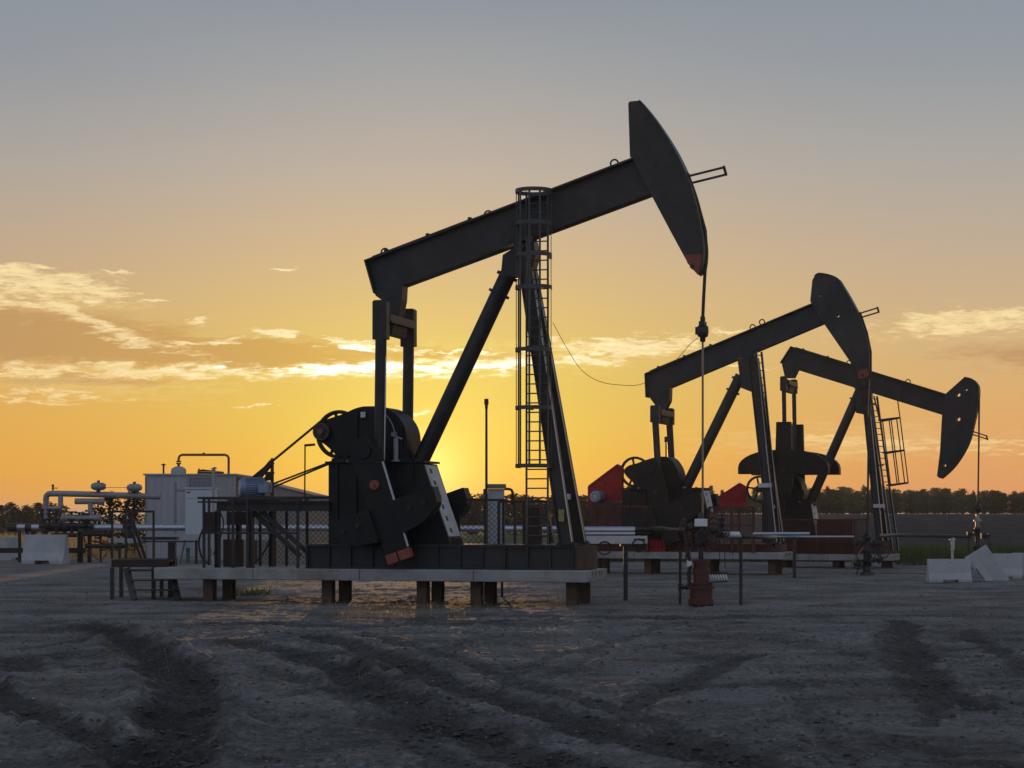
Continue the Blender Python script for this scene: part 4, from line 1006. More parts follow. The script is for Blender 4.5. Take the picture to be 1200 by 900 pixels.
for u in (52, 66, 84, 98, 104, 150):
    m = MB(); c = at(u, 616, Yl-.15); m.tube(c-Vector((0, 0, .32)), c+Vector((0, 0, .2)), .06); m.tube(c-Vector((.16, 0, 0)), c+Vector((.16, 0, 0)), .1); handwheel(m, c+Vector((0, 0, .2)), (0, 0, 1), .13, .03); m.build('valve', 'black', o if False else bpy.data.objects['pipe_rack'])
for u0, u1, v in ((96, 128, 626), (60, 90, 627), (100, 150, 640)):
    m = MB(); m.tube(at(u0, v, Yl-.2), at(u1, v, Yl-.2), .07); m.build('cross_pipe', 'brown', bpy.data.objects['pipe_rack'])
# pipe manifold
Ym = 68.5
MF = empty('pipe_manifold', at(110, 603, Ym)*Vector((1, 1, 0)), 0, 'raised grey pipe manifold with a square loop and two round actuators at the left', 'pipework')
ox = at(110, 603, Ym).x
q = lambda u, v, dy=0.0: (at(u, v, Ym).x-ox, dy, at(u, v, Ym).z)
def rpath(m, pts, r, n=12):
    # rounded corners
    out = [Vector(pts[0])]
    for i in range(1, len(pts)-1):
        a, b, c = Vector(pts[i-1]), Vector(pts[i]), Vector(pts[i+1]); k = min(0.16, (a-b).length*.4, (c-b).length*.4)
        p0 = b+(a-b).normalized()*k; p1 = b+(c-b).normalized()*k
        for t in (0, .33, .67, 1): out.append(p0*(1-t)**2+b*2*t*(1-t)+p1*t*t)
    out.append(Vector(pts[-1])); m.path(out, r, n)
m = MB(); rpath(m, [q(54, 616), q(54, 578.5), q(74, 578.5), q(130, 580), q(188, 582)], .10); m.build('header_pipe', 'dull', MF)
m = MB(); rpath(m, [q(71, 580, -.0), q(71, 597), q(50, 596)], .085); m.build('loop_pipe', 'dull', MF)
for (u, v) in ((115.5, 570), (157.5, 571.5)):
    m = MB(); x, _, z = q(u, v); m.lathe((x, 0, z-.09), [(0, -.04), (.14, -.04), (.245, .02), (.26, .09), (.245, .16), (.14, .22), (0, .22)], n=20); ac = m.build('actuator', 'dull', MF)
    m = MB(); m.tube((x, 0, z-.36), (x, 0, z-.13), .075); m.tube((x, 0, z+.13), (x, 0, z+.2), .05); m.build('actuator_stem', 'black', ac)
m = MB(); m.tube(q(88, 587.5), q(122, 587.5), .10); m.tube(q(106, 587), q(106, 606), .085); m.tube(q(74, 607), q(118, 607), .12, n=16); m.tube(q(73, 607), q(76, 607), .17, n=16); m.build('branch_pipe', 'dull', MF)
for u in (49, 58, 66): 
    m = MB(); x, _, z = q(u, 610); m.tube((x, 0, z-.36), (x, 0, z+.43), .05)
    for k in range(5): m.tube((x, 0, z-.28+k*.155), (x, 0, z-.22+k*.155), .13, n=14)
    m.build('valve_stack', 'black', MF)
for (u, v, a, wv) in ((62, 572, (0, 0, 1), .0), (84, 600, (0, 0, 1), .11), (93, 601, (0, 0, 1), .10), (101, 602, (0, 0, 1), .10), (112, 600, (0, -1, .2), .09)):
    x, _, z = q(u, v)
    if wv: m = MB(); m.tube((x, 0, z-.4), (x, 0, z), .04); m.tube((x, 0, z-.3), (x, 0, z-.14), .09); handwheel(m, (x, 0, z), a, wv*1.4, .03)
    else: m = MB(); m.tube((x, 0, z-.08), (x, 0, z+.1), .03); m.bar((x-.04, 0, z+.0), (x+.16, 0, z+.0), .02, .03); m.tube((x, 0, z+.06), (x, 0, z+.12), .045)
    m.build('hand_valve', 'brown', MF)
m = MB()
for u, w in ((23, .05), (32, .05), (39, .1), (53, .12), (76, .08), (94, .12), (105, .08), (118, .03)): x, _, z = q(u, 622); m.box(x-w*.7, x+w*.7, -.07, .07, 0, z)
m.build('support_post', 'brown', MF)
m = MB(); a = q(0, 648); b = q(101, 642); m.box(a[0], b[0], -.2, -.1, a[2], b[2]); a = q(94, 628); b = q(120, 622); m.box(a[0], b[0], -.12, .12, a[2], b[2]); m.build('support_beam', 'brown', MF)
m = MB(); m.path(smooth_curve([q(98, 625, -.2), q(103, 636, -.25), q(110, 650, -.2), q(120, 656, -.25), q(126, 648, -.2)]), .02); m.path(smooth_curve([q(100, 626, -.2), q(101, 640, -.2), q(108, 652, -.25)]), .02); m.path(smooth_curve([q(108, 634, 0), q(125, 637, 0), q(140, 641, 0)]), .03); m.build('hose', 'tipred', MF)
m = MB()
for v in (571, ): m.path([q(115, v), q(157, v+.5)], .008, 5)
m.build('tie_wire', 'rope', MF)

# access platform with stairs, left of the concrete base
Ya = 38.6
AP = empty('access_platform', at(155, 603, Ya)*Vector((1, 1, 0)), 0, 'black steel access platform with open stairs at the left end of the nearest deck', 'platform')
ox = at(155, 603, Ya).x
q = lambda u, v, dy=0.0: (at(u, v, Ya).x-ox, dy, at(u, v, Ya).z)
m = MB(); a = q(131, 655.5); b = q(198, 664.5); m.box(a[0], b[0], -.04, .0, b[2], a[2]); m.box(a[0], b[0], .9, .94, b[2], a[2]); m.box(a[0]+.003, b[0]-.003, .002, .898, a[2]-.05, a[2]-.01); m.build('deck', 'brown', AP)
for u in (131.5, 180): 
    for dy in (0.0, .9): m = MB(); x, _, z = q(u, 664.7); m.box(x-.035, x+.035, dy-.035, dy+.035, 0, z-.001); m.build('leg', 'black', AP)
m = MB(); 
for u in (131.5, 147.5, 180): x, _, z = q(u, 600); m.box(x-.02, x+.02, -.02, .02, q(u, 655)[2]+.002, z)
m.bar(q(131, 599.5), q(181, 599.5), .04, .04); m.bar(q(131, 628), q(148, 628), .025, .025)
m.build('guard_rail', 'black', AP)
m = MB(); m.bar(q(147, 603, .5), q(165, 655, .5), .03, .06); m.bar(q(148, 622, .5), q(160, 655, .5), .03, .05); m.build('stair_rail', 'black', AP)
for (a, b) in (((149, 666), (163, 702)), ((200, 664), (214, 702))): m = MB(); m.bar(q(*a, -.05), q(*b, -.45), .04, .13); m.build('stringer', 'black', AP)
for k, v in enumerate((668, 679.5, 690.5)):
    m = MB(); f_ = (v-666)/36; a = q(151+f_*14, v, -.08-.36*f_); b = q(201+f_*13, v, -.08-.36*f_); m.box(a[0], b[0], a[1]-.1, a[1]+.1, a[2]-.014, a[2]+.014); m.build('tread', 'black', AP)
m = MB(); a = q(160, 629.5, .6); b = q(202, 633, .6); m.box(a[0], b[0], .5, .8, b[2], a[2]); a = q(160, 632, .6); b = q(222, 634, .6); m.box(a[0], b[0], .55, .6, b[2]-.03, b[2]-.003); x = q(195, 640)[0]; m.box(x-.07, x+.07, .58, .7, 0, b[2]-.033); m.build('side_shelf', 'black', AP)

# ------------------------------------------------------------------ ground
def vnoise(x, y, seed=0):
    r = np.random.RandomState(seed); T = r.rand(256, 256)
    xi = np.floor(x).astype(int); yi = np.floor(y).astype(int); fx = x-xi; fy = y-yi
    fx = fx*fx*(3-2*fx); fy = fy*fy*(3-2*fy)
    a = T[xi % 256, yi % 256]; b = T[(xi+1) % 256, yi % 256]; c = T[xi % 256, (yi+1) % 256]; d = T[(xi+1) % 256, (yi+1) % 256]
    return (a*(1-fx)+b*fx)*(1-fy)+(c*(1-fx)+d*fx)*fy-0.5
def fbm(x, y, o=4, seed=0, g=0.5):
    s = 0; a = 1
    for k in range(o): s = s+a*vnoise(x*2**k+k*17.3, y*2**k+k*9.1, seed+k); a *= g
    return s
def spaced(a, b, d, grow, lim0, lim1):
    c = list(np.arange(a, b, d)); s = d
    while c[-1] < lim1: s *= grow; c.append(c[-1]+s)
    s = d; lo = []
    x = a
    while x > lim0: s *= grow; x -= s; lo.append(x)
    return np.array(lo[::-1]+c)
gx = spaced(-6.5, 6.5, 0.028, 1.06, -3500, 3500)
gy = list(np.arange(10.5, 22, 0.03)); s = .03
while gy[-1] < 6000: s *= 1.012 if gy[-1] < 60 else 1.08; gy.append(gy[-1]+s)
s = .05; lo = []; y = 10.5
while y > -1500: s *= 1.35; y -= s; lo.append(y)
gy = np.array(lo[::-1]+gy)
GX, GY = np.meshgrid(gx, gy)
near = np.clip((75-GY)/30, 0, 1)*np.clip((60-np.abs(GX))/20, 0, 1)
wx = GX+0.18*fbm(GX*1.6, GY*1.6, 3, 50); wy = GY+0.25*fbm(GX*1.3, GY*1.3, 3, 60)
Z = near*(0.03*fbm(GX*0.5, GY*0.5, 3, 3)+0.016*fbm(GX*2.2, GY*2.2, 4, 7, .6))
clod = near*0.014*np.clip(fbm(GX*9, GY*9, 3, 21, .65), 0, 1)
Z += clod
wet = np.zeros_like(Z)
def seg_dist(pts):
    D_ = np.full(GX.shape, 1e9); S_ = np.zeros(GX.shape); acc = 0.0
    for (x0, y0), (x1, y1) in zip(pts[:-1], pts[1:]):
        dx, dy = x1-x0, y1-y0; L2 = dx*dx+dy*dy
        t = np.clip(((wx-x0)*dx+(wy-y0)*dy)/L2, 0, 1)
        d_ = np.hypot(wx-x0-t*dx, wy-y0-t*dy); m_ = d_ < D_; side = np.sign((wx-x0)*dy-(wy-y0)*dx)
        D_ = np.where(m_, d_, D_); S_ = np.where(m_, acc+t*math.sqrt(L2)+.8*d_*side, S_); acc += math.sqrt(L2)
    return D_, S_
RUTS = [  # photo points along each rut, width, depth
 ([(118, 735), (150, 748), (185, 772), (215, 796), (222, 820), (205, 850), (190, 880), (178, 930)], .42, .15, 1.0),
 ([(-30, 790), (0, 812), (45, 838), (95, 860), (150, 888), (210, 920)], .26, .11, .9),
 ([(-20, 770), (10, 772), (30, 790)], .3, .08, .8),
 ([(270, 752), (340, 766), (400, 786), (450, 815), (520, 850), (620, 885), (700, 920)], .34, .085, .9),
 ([(300, 780), (350, 795), (400, 812), (430, 832), (490, 862), (540, 900)], .2, .05, .5),
 ([(360, 745), (430, 762), (480, 785), (560, 812), (660, 842), (760, 872), (880, 905)], .34, .085, .9),
 ([(420, 742), (500, 762), (600, 795), (700, 825), (790, 860), (900, 900)], .22, .04, .6),
 ([(890, 768), (840, 785), (790, 805), (735, 832)], .2, .05, .7),
 ([(770, 735), (700, 760), (640, 775), (600, 790)], .15, .03, .4),
 ([(1058, 728), (1062, 750), (1080, 785), (1110, 815), (1145, 832)], .26, .06, .9),
 ([(1035, 740), (1045, 775), (1075, 810), (1100, 850)], .14, .035, .6),
 ([(1130, 740), (1170, 765), (1215, 790)], .2, .05, .7),
 ([(850, 855), (930, 845), (1010, 860), (1100, 885)], .18, .03, .3),
 ([(900, 745), (1000, 765), (1180, 775)], .3, .02, .3),
 ([(-20, 742), (150, 738), (300, 731), (430, 735), (620, 727)], .5, .05, .6),
 ([(620, 722), (800, 726), (1000, 720), (1210, 724)], .5, .04, .6),
 ([(40, 760), (90, 752), (180, 750)], .2, .04, .6),
 ([(930, 800), (950, 850), (1010, 920)], .16, .025, .3),
]
for pts, w, d, wt in RUTS:
    gpts = [tuple(ground_at(u, v)[:2]) for u, v in pts]
    D_, S_ = seg_dist(gpts); q_ = D_/(w*.8); d = d*.58
    Z -= d*np.exp(-q_**4*1.2)*(0.8+0.6*fbm(GX*2.5, GY*2.5, 3, 31)); Z += d*0.62*np.exp(-((q_-1.35)/0.35)**2)*(0.7+1.4*fbm(GX*3.1, GY*3.1, 3, 33))
    Z += 0.05*np.exp(-(q_/1.6)**4)*fbm(GX*6, GY*6, 4, 35, .65)*(d/.08)
    Z += .16*d*np.exp(-(q_/.9)**6)*np.clip(np.sin(S_*2*PI/.19)*2, -1, 1)*np.clip(.6+2*fbm(GX*1.1, GY*1.1, 2, 91), 0, 1)*near
    wet = np.maximum(wet, wt*np.exp(-((q_+.5*fbm(GX*5, GY*4, 3, 93))/1.05)**8))
tr_ = np.random.RandomState(5)                                     # faint crossing tyre tracks, in pairs
for k in range(16):
    x0_, y0_ = tr_.uniform(-5, 6), tr_.uniform(13, 30); a_ = tr_.uniform(-.5, .9) if k % 3 else tr_.uniform(1.0, 2.0); cv = tr_.uniform(-.06, .06); pts_ = []
    for n_ in range(9):
        pts_.append((x0_, y0_)); x0_ += 1.6*math.cos(a_); y0_ += 1.6*math.sin(a_); a_ += cv
    for off in (0, 1.7):
        gp_ = [(x_-off*math.sin(a_), y_+off*math.cos(a_)) for x_, y_ in pts_]
        D_, S_ = seg_dist(gp_); q_ = D_/.13; e_ = np.exp(-q_**6)
        Z -= near*.014*e_; Z += near*.012*np.exp(-((q_-1.3)/.25)**2); Z += near*.007*e_*np.clip(np.sin(S_*2*PI/.12)*2, -1, 1)
        wet = np.maximum(wet, .30*e_*np.clip(.4+2*fbm(GX*.9, GY*.9, 2, 95+k), 0, 1))
Z += near*wet*.04*np.abs(fbm(GX*7, GY*7, 4, 71, .7))+near*.008*np.abs(fbm(GX*14, GY*11, 2, 77))
# earth bank behind the right-hand pump and gentle roll of the far field
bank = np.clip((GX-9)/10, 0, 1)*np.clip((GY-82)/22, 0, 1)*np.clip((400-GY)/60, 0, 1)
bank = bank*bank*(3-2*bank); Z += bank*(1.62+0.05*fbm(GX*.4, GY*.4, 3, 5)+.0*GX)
# shallow ridge of spoil in the middle ground under the pumps
Z += near*0.05*np.exp(-((GY-44-0.1*GX)/2.5)**2)*(.5+fbm(GX*.8, GY*.8, 3, 44))
zone_f = np.clip((GY-72-2.0*fbm(GX*.15, GY*.15, 2, 9))/4, 0, 1)         # beyond the bare yard: vegetation
zone_left = np.clip((-2-GX)/3, 0, 1)
nx_, ny_ = len(gx), len(gy)
vs = np.stack([GX, GY, Z], -1).reshape(-1, 3)
idx = np.arange(nx_*ny_).reshape(ny_, nx_)
fs = np.stack([idx[:-1, :-1], idx[:-1, 1:], idx[1:, 1:], idx[1:, :-1]], -1).reshape(-1, 4)
me = bpy.data.meshes.new('ground'); me.vertices.add(len(vs)); me.vertices.foreach_set('co', vs.ravel().astype(np.float32))
me.loops.add(fs.size); me.loops.foreach_set('vertex_index', fs.ravel().astype(np.int32))
me.polygons.add(len(fs)); me.polygons.foreach_set('loop_start', (np.arange(len(fs))*4).astype(np.int32)); me.polygons.foreach_set('loop_total', np.full(len(fs), 4, np.int32))
me.polygons.foreach_set('use_smooth', np.ones(len(fs), bool)); me.update(calc_edges=True)
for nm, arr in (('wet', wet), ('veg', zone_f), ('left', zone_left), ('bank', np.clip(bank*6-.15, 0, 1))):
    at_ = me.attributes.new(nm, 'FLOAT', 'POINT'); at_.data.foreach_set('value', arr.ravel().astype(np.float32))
gm, nt, b = new_mat('ground_soil'); N = nt.nodes; L = nt.links
tc = N.new('ShaderNodeTexCoord')
def noise(scale, det=6, rough=.6, vec=None, stretch=None):
    n = N.new('ShaderNodeTexNoise'); n.inputs['Scale'].default_value = scale; n.inputs['Detail'].default_value = det; n.inputs['Roughness'].default_value = rough
    if stretch:
        mp = N.new('ShaderNodeMapping'); mp.inputs['Scale'].default_value = stretch; L.new(tc.outputs['Object'], mp.inputs[0]); L.new(mp.outputs[0], n.inputs['Vector'])
    else: L.new(tc.outputs['Object'], n.inputs['Vector'])
    return n.outputs['Fac']
def ramp(f, stops):
    r = N.new('ShaderNodeValToRGB'); L.new(f, r.inputs[0]); e = r.color_ramp.elements
    while len(e) < len(stops): e.new(0.5)
    for k, (p, c) in enumerate(stops): e[k].position = p; e[k].color = (*c, 1)
    return r.outputs[0]
def mix(f, a, c, bt='MIX'):
    m = N.new('ShaderNodeMix'); m.data_type = 'RGBA'; m.blend_type = bt
    if isinstance(f, (int, float)): m.inputs[0].default_value = f
    else: L.new(f, m.inputs[0])
    for sock, v in ((m.inputs[6], a), (m.inputs[7], c)):
        if isinstance(v, tuple): sock.default_value = (*v, 1)
        else: L.new(v, sock)
    return m.outputs[2]
def attr(n):
    a = N.new('ShaderNodeAttribute'); a.attribute_name = n; return a.outputs['Fac']
base = ramp(noise(0.55, 8, .68), [(0.36, (0.070, 0.066, 0.061)), (0.5, (0.142, 0.136, 0.128)), (0.66, (0.225, 0.218, 0.208))])
fine = ramp(noise(9, 8, .75), [(0.36, (0.26,)*3), (0.5, (0.5,)*3), (0.64, (0.78,)*3)])
base = mix(0.8, base, fine, 'OVERLAY')
base = mix(0.7, base, ramp(noise(1, 6, .7, stretch=(22, 9, 9)), [(0.36, (0.26,)*3), (0.5, (0.5,)*3), (0.64, (0.76,)*3)]), 'OVERLAY')
pale = ramp(noise(0.35, 5, .7, stretch=(1, 2.2, 1)), [(0.48, (0, 0, 0)), (0.66, (1, 1, 1))])
base = mix(pale, base, mix(.5, base, (0.27, 0.265, 0.26)))
base = mix(ramp(noise(42, 3, .5), [(0.66, (0, 0, 0)), (0.74, (.55,)*3)]), base, (0.24, 0.23, 0.22))
wetn = N.new('ShaderNodeMath'); wetn.operation = 'MULTIPLY'; L.new(attr('wet'), wetn.inputs[0]); wetn.inputs[1].default_value = .78
base = mix(wetn.outputs[0], base, ramp(noise(2.5, 6, .7), [(.35, (0.018, 0.017, 0.016)), (.65, (0.044, 0.040, 0.037))]))
field_l = ramp(noise(0.12, 6, .7), [(.35, (0.24, 0.17, 0.085)), (.65, (0.34, 0.25, 0.13))])
field_r = ramp(noise(0.8, 6, .7), [(.35, (0.035, 0.050, 0.016)), (.65, (0.075, 0.095, 0.035))])
veg = mix(attr('left'), field_r, field_l)
base = mix(attr('veg'), base, veg)
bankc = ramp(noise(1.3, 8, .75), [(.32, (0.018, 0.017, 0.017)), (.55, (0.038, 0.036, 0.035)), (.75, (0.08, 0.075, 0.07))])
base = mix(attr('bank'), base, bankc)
L.new(base, b.inputs['Base Color']); b.inputs['Roughness'].default_value = .9; b.inputs['Specular IOR Level'].default_value = .25
bp = N.new('ShaderNodeBump'); bp.inputs['Strength'].default_value = 1.0; bp.inputs['Distance'].default_value = .05
hn = N.new('ShaderNodeMath'); hn.operation = 'ADD'; L.new(noise(6, 10, .8), hn.inputs[0]); L.new(noise(1.6, 5, .6), hn.inputs[1])
L.new(hn.outputs[0], bp.inputs['Height']); L.new(bp.outputs[0], b.inputs['Normal'])
me.materials.append(gm); go = bpy.data.objects.new('ground', me); COL.objects.link(go); go['kind'] = 'structure'

def hgt(x, y):
    i = int(np.clip(np.searchsorted(gy, y), 1, ny_-1)); j = int(np.clip(np.searchsorted(gx, x), 1, nx_-1)); return float(Z[i, j])
# pebbles and clods: uncountable
mb_v = []; mb_f = []
def clods(n, name, m, region, smin, smax, wetbias=False):
    V = []; Fs = []; k = 0; tries = 0
    while k < n and tries < n*20:
        tries += 1
        y = region[2]*(region[3]/region[2])**random.random(); x = random.uniform(-.29, .29)*y
        if wetbias:
            i = int(np.clip(np.searchsorted(gy, y), 1, ny_-1)); j = int(np.clip(np.searchsorted(gx, x), 1, nx_-1))
            if random.random() > 0.08+wet[i, j]: continue
        s = random.uniform(smin, smax)*random.random()**1.5+smin*.5; z = hgt(x, y)
        o = len(V); a = random.random()*PI
        for (dx, dy, dz) in ((1, 0, .1), (.3, .9, .05), (-.8, .5, .1), (-.7, -.7, 0), (.4, -.9, .1), (.1, .1, .85)):
            dx += random.uniform(-.25, .25); dy += random.uniform(-.25, .25)
            V.append((x+s*(dx*math.cos(a)-dy*math.sin(a)), y+s*(dx*math.sin(a)+dy*math.cos(a)), z+s*dz*random.uniform(.6, 1.1)-s*.1))
        Fs += [(o+q, o+(q+1) % 5, o+5) for q in range(5)]; k += 1
    me = bpy.data.meshes.new(name); me.from_pydata(V, [], Fs); me.materials.append(m); o = bpy.data.objects.new(name, me); COL.objects.link(o); o['kind'] = 'stuff'; return o
dirtm = mat('clod_soil', (0.075, 0.07, 0.067), .95, 0, .35, 3, .2, .2)
o = clods(26000, 'soil_clods', dirtm, (0, 0, 12, 50), .006, .036, True); tag(o, 'small dark clods of soil lying along the ruts', 'soil')
stm = mat('pale_pebble', (0.26, 0.25, 0.24), .9, 0, .3, 3, .1, .2)
o = clods(3500, 'pebbles', stm, (0, 0, 13, 60), .005, .016); tag(o, 'pale pebbles scattered over the bare yard', 'pebbles')
# grass as stuff
def blades(name, m, pts, h0, h1, w, per=5, spread=.12):
    V = []; Fs = []
    for (x, y, hs) in pts:
        z = hgt(x, y)
        for k in range(per):
            a = random.random()*2*PI; r_ = random.random()*spread; bx, by = x+r_*math.cos(a), y+r_*math.sin(a); h = random.uniform(h0, h1)*hs; l = random.uniform(0, .5)*h; b_ = random.random()*2*PI
            o = len(V); ww = w*random.uniform(.6, 1.3); c, s_ = math.cos(b_)*ww, math.sin(b_)*ww
            V += [(bx-c, by-s_, z-.01), (bx+c, by+s_, z-.01), (bx+l*math.cos(a)*.5, by+l*math.sin(a)*.5, z+h*.6), (bx+l*math.cos(a), by+l*math.sin(a), z+h)]
            Fs += [(o, o+1, o+2), (o, o+2, o+3)]
    me = bpy.data.meshes.new(name); me.from_pydata(V, [], Fs); me.materials.append(M[m]); o = bpy.data.objects.new(name, me); COL.objects.link(o); o['kind'] = 'stuff'; return o
pts = []
for k in range(75):
    u = random.gauss(450, 55); v = random.uniform(711, 727); g = ground_at(u, v); pts.append((g.x, g.y, random.uniform(.4, 1.2)))
for k in range(60):
    u = random.uniform(20, 480); v = random.uniform(728, 800); g = ground_at(u, v); pts.append((g.x, g.y, random.uniform(.2, .6)))
for k in range(200):
    u = random.uniform(0, 1200); v = random.uniform(668, 712); g = ground_at(u, v); pts.append((g.x, g.y, random.uniform(.2, .7)))
tag(blades('dry_grass', 'straw', pts, .06, .22, .004, 9, .10), 'dry straw tufts growing sparsely on the bare yard', 'grass')
pts = []
for k in range(9000):
    y = random.uniform(74, 160); x = random.uniform(-.27, -.045)*y; pts.append((x, y, random.uniform(.4, 1.1)))
tag(blades('dry_field_grass', 'straw', pts, .25, .6, .014, 5, .35), 'golden dry grass of the field behind the left pipework', 'grass')
pts = []
for k in range(9000):
    y = random.uniform(69, 84); x = random.uniform(.02, .30)*y; pts.append((x, y, random.uniform(.3, 1.0)))
for k in range(700):
    u = random.uniform(1050, 1215); v = random.uniform(655, 663); g = ground_at(u, v); pts.append((g.x, g.y, random.uniform(.3, .8)))
for k in range(60):
    u = random.uniform(275, 310); v = random.uniform(694, 699); g = ground_at(u, v); pts.append((g.x, g.y, random.uniform(.15, .3)))
tag(blades('green_grass', 'grass', pts, .25, .6, .012, 5, .3), 'dark green grass at the foot of the earth bank on the right', 'grass')

# ------------------------------------------------------------------ trees
def tree_mesh(kind, seed, h=5.0):
    rr = random.Random(seed); tk = MB(); V = []; Fs = []
    def leaf(c, s):
        a = rr.random()*2*PI; b_ = rr.uniform(-1, 1); d = Vector((math.cos(a), math.sin(a), b_)).normalized(); e = d.orthogonal().normalized(); o = len(V); l = s*rr.uniform(.7, 1.5)
        V.extend([tuple(c-e*s*.5), tuple(c+d*l*.5-e*0), tuple(c+e*s*.5), tuple(c-d*l*.5)]); Fs.append((o, o+1, o+2, o+3))
    lean = Vector((rr.uniform(-.04, .04), rr.uniform(-.04, .04), 1)); 
    tk.path([(0, 0, -.1), tuple(lean*h*.35), tuple(lean*h*.7), tuple(lean*h*.95)], .035*h*.5, 7)
    nb = 34
    for k in range(nb):
        f_ = (k+.5)/nb; z0 = h*(.04+.92*f_)
        if kind == 'spruce': rad = h*.20*(1-f_)**.8+.1
        elif kind == 'poplar': rad = h*.24*math.sin(PI*min(1, f_*.85+.13))**.7
        else: rad = h*.34*math.sin(PI*min(1, f_*.9+.1))**.6
        rad *= rr.uniform(.55, 1.15); a = k*2.4+rr.uniform(-.5, .5)
        up = .1 if kind == 'spruce' else .45
        p0 = lean*z0; p1 = p0+Vector((math.cos(a)*rad, math.sin(a)*rad, rad*up))
        tk.tube(p0, p1, .008*h*.6, .004, n=4, cap=False)
        nl = 46
        for j in range(nl):
            g = rr.random()**.6; c = p0.lerp(p1, g)+Vector((rr.gauss(0, 1), rr.gauss(0, 1), rr.gauss(0, 1)))*(.035*h*(1.1-.4*g)); leaf(c, rr.uniform(.022, .048)*h)
    cm = bpy.data.meshes.new('crown'); cm.from_pydata(V, [], Fs)
    tm = bpy.data.meshes.new('trunk'); tm.from_pydata(tk.v, [], tk.f); tm.materials.append(M['bark'])
    return cm, tm
TM = {}
for kd in ('spruce', 'poplar', 'bush'):
    for s_ in range(3): TM[(kd, s_)] = tree_mesh(kd, 100+s_*7+len(kd))
mats_done = {}
def tree(kd, s_, x, y, h, leafm, label, group, z=None, name=None, wide=1.0):
    cm, tm = TM[(kd, s_)]
    key = (kd, s_, leafm)
    if key not in mats_done:
        c2_ = cm.copy(); c2_.materials.clear(); c2_.materials.append(M[leafm]); mats_done[key] = c2_
    r = empty(name or {'spruce': 'spruce_tree', 'poplar': 'poplar_tree', 'bush': 'leafy_tree'}[kd], (x, y, hgt(x, y) if z is None else z), random.random()*6, label, 'tree', group)
    k = h/5.0; r.scale = (k*wide, k*wide, k)
    a = bpy.data.objects.new('crown', mats_done[key]); b_ = bpy.data.objects.new('trunk', tm)
    for q_ in (a, b_): COL.objects.link(q_); q_.parent = r
    return r
kinds = ['spruce', 'poplar', 'bush', 'poplar', 'bush']
for row, Y in enumerate((200, 212, 226, 242)):
    x = .045*Y
    while x < .345*Y:
        u = 600+x/Y*F; vt = 583-9*min(1, max(0, (u-820)/160))+random.uniform(-4, 7)+(2-row)*1.5
        if u > 1100: vt += 2
        h = at(0, vt, Y).z-hgt(x, Y)
        tree(random.choice(kinds), random.randint(0, 2), x, Y+random.uniform(-5, 5), h, 'leaf', 'bushy tree of the far wood on top of the dark earth bank at the right', 'trees of the far right wood', wide=random.uniform(1.1, 1.8))
        x += random.uniform(1.0, 1.7)
x = 8.0
while x < 66:
    Y = 188+random.uniform(-3, 3); tree('bush', random.randint(0, 2), x, Y, random.uniform(1.5, 2.4), 'leaf', 'low scrub bush at the front edge of the far wood at the right', 'scrub bushes in front of the far right wood', name='bush', wide=2.2); x += random.uniform(1.6, 2.6)
x = 12.0
while x < 76:
    Y = 247+random.uniform(-3, 3); tree('spruce', random.randint(0, 2), x, Y, at(0, random.uniform(568, 579)+(4 if x > 45 else 0), Y).z-hgt(x, Y), 'leaf', 'narrow spruce at the back of the far wood at the right', 'spruces of the far right wood', wide=random.uniform(.8, 1.2)); x += random.uniform(.6, 1.7)
for k in range(16):                                                  # left skyline
    u = -22+k*6.5+random.uniform(-3, 3); Y = 150+random.uniform(-12, 12); vt = random.choice((589, 592, 595, 598)); x = at(u, 0, Y).x
    tree('bush' if k % 2 else 'poplar', k % 3, x, Y, at(0, vt, Y).z-hgt(x, Y), 'leafd', 'small dark tree on the far left skyline behind the golden field', 'trees on the left skyline', wide=1.3)
for k in range(34):                                                  # behind the nearest pump
    u = 372+k*10.5+random.uniform(-5, 5); Y = 170+random.uniform(-20, 20)
    vt = (599 if u < 545 else 581)+random.uniform(-3, 5); x = at(u, 0, Y).x
    tree(random.choice(kinds), k % 3, x, Y, at(0, vt, Y).z-hgt(x, Y), 'leafd', 'dark tree of the line seen low behind the nearest pumpjack', 'trees behind the nearest pumpjack', wide=2.0)
for (u, vt, w_) in ((129, 577, 'bushy dark tree rising behind the pipe manifold, left of the pair'), (157, 576, 'bushy dark tree rising beside the building corner, right of the pair')):
    Y = 80; x = at(u, 0, Y).x; tree('bush', 0 if u < 140 else 2, x, Y, at(0, vt, Y).z, 'leafd', w_, 'pair of trees behind the pipe manifold', wide=1.15)

# ------------------------------------------------------------------ sky
w = bpy.data.worlds.new('World'); scene.world = w; w.use_nodes = True
nt = w.node_tree; N = nt.nodes; L = nt.links
bg = N['Background']
def lin(c):
    return tuple(((x/255)/12.92 if x/255 <= .04045 else ((x/255+.055)/1.055)**2.4) for x in c)
def Mth(op, a, b=None, c=None, clamp=False):
    m = N.new('ShaderNodeMath'); m.operation = op; m.use_clamp = clamp
    for s_, v in zip(m.inputs, (a, b, c)):
        if v is None: continue
        if isinstance(v, (int, float)): s_.default_value = v
        else: L.new(v, s_)
    return m.outputs[0]
tc = N.new('ShaderNodeTexCoord'); sx = N.new('ShaderNodeSeparateXYZ'); L.new(tc.outputs['Generated'], sx.inputs[0])
X_, Y_, Z_ = sx.outputs
AZ = Mth('ARCTAN2', X_, Y_); EL = Mth('ARCSINE', Z_)
A = Mth('MULTIPLY', AZ, F/100)       # azimuth and elevation in units of 100 photo pixels (2.39 degrees)
E = Mth('MULTIPLY', EL, F/100)
def az(u): return math.atan((u-600)/F)*F/100
def el(v): return math.atan((HOR-v)/F)*F/100
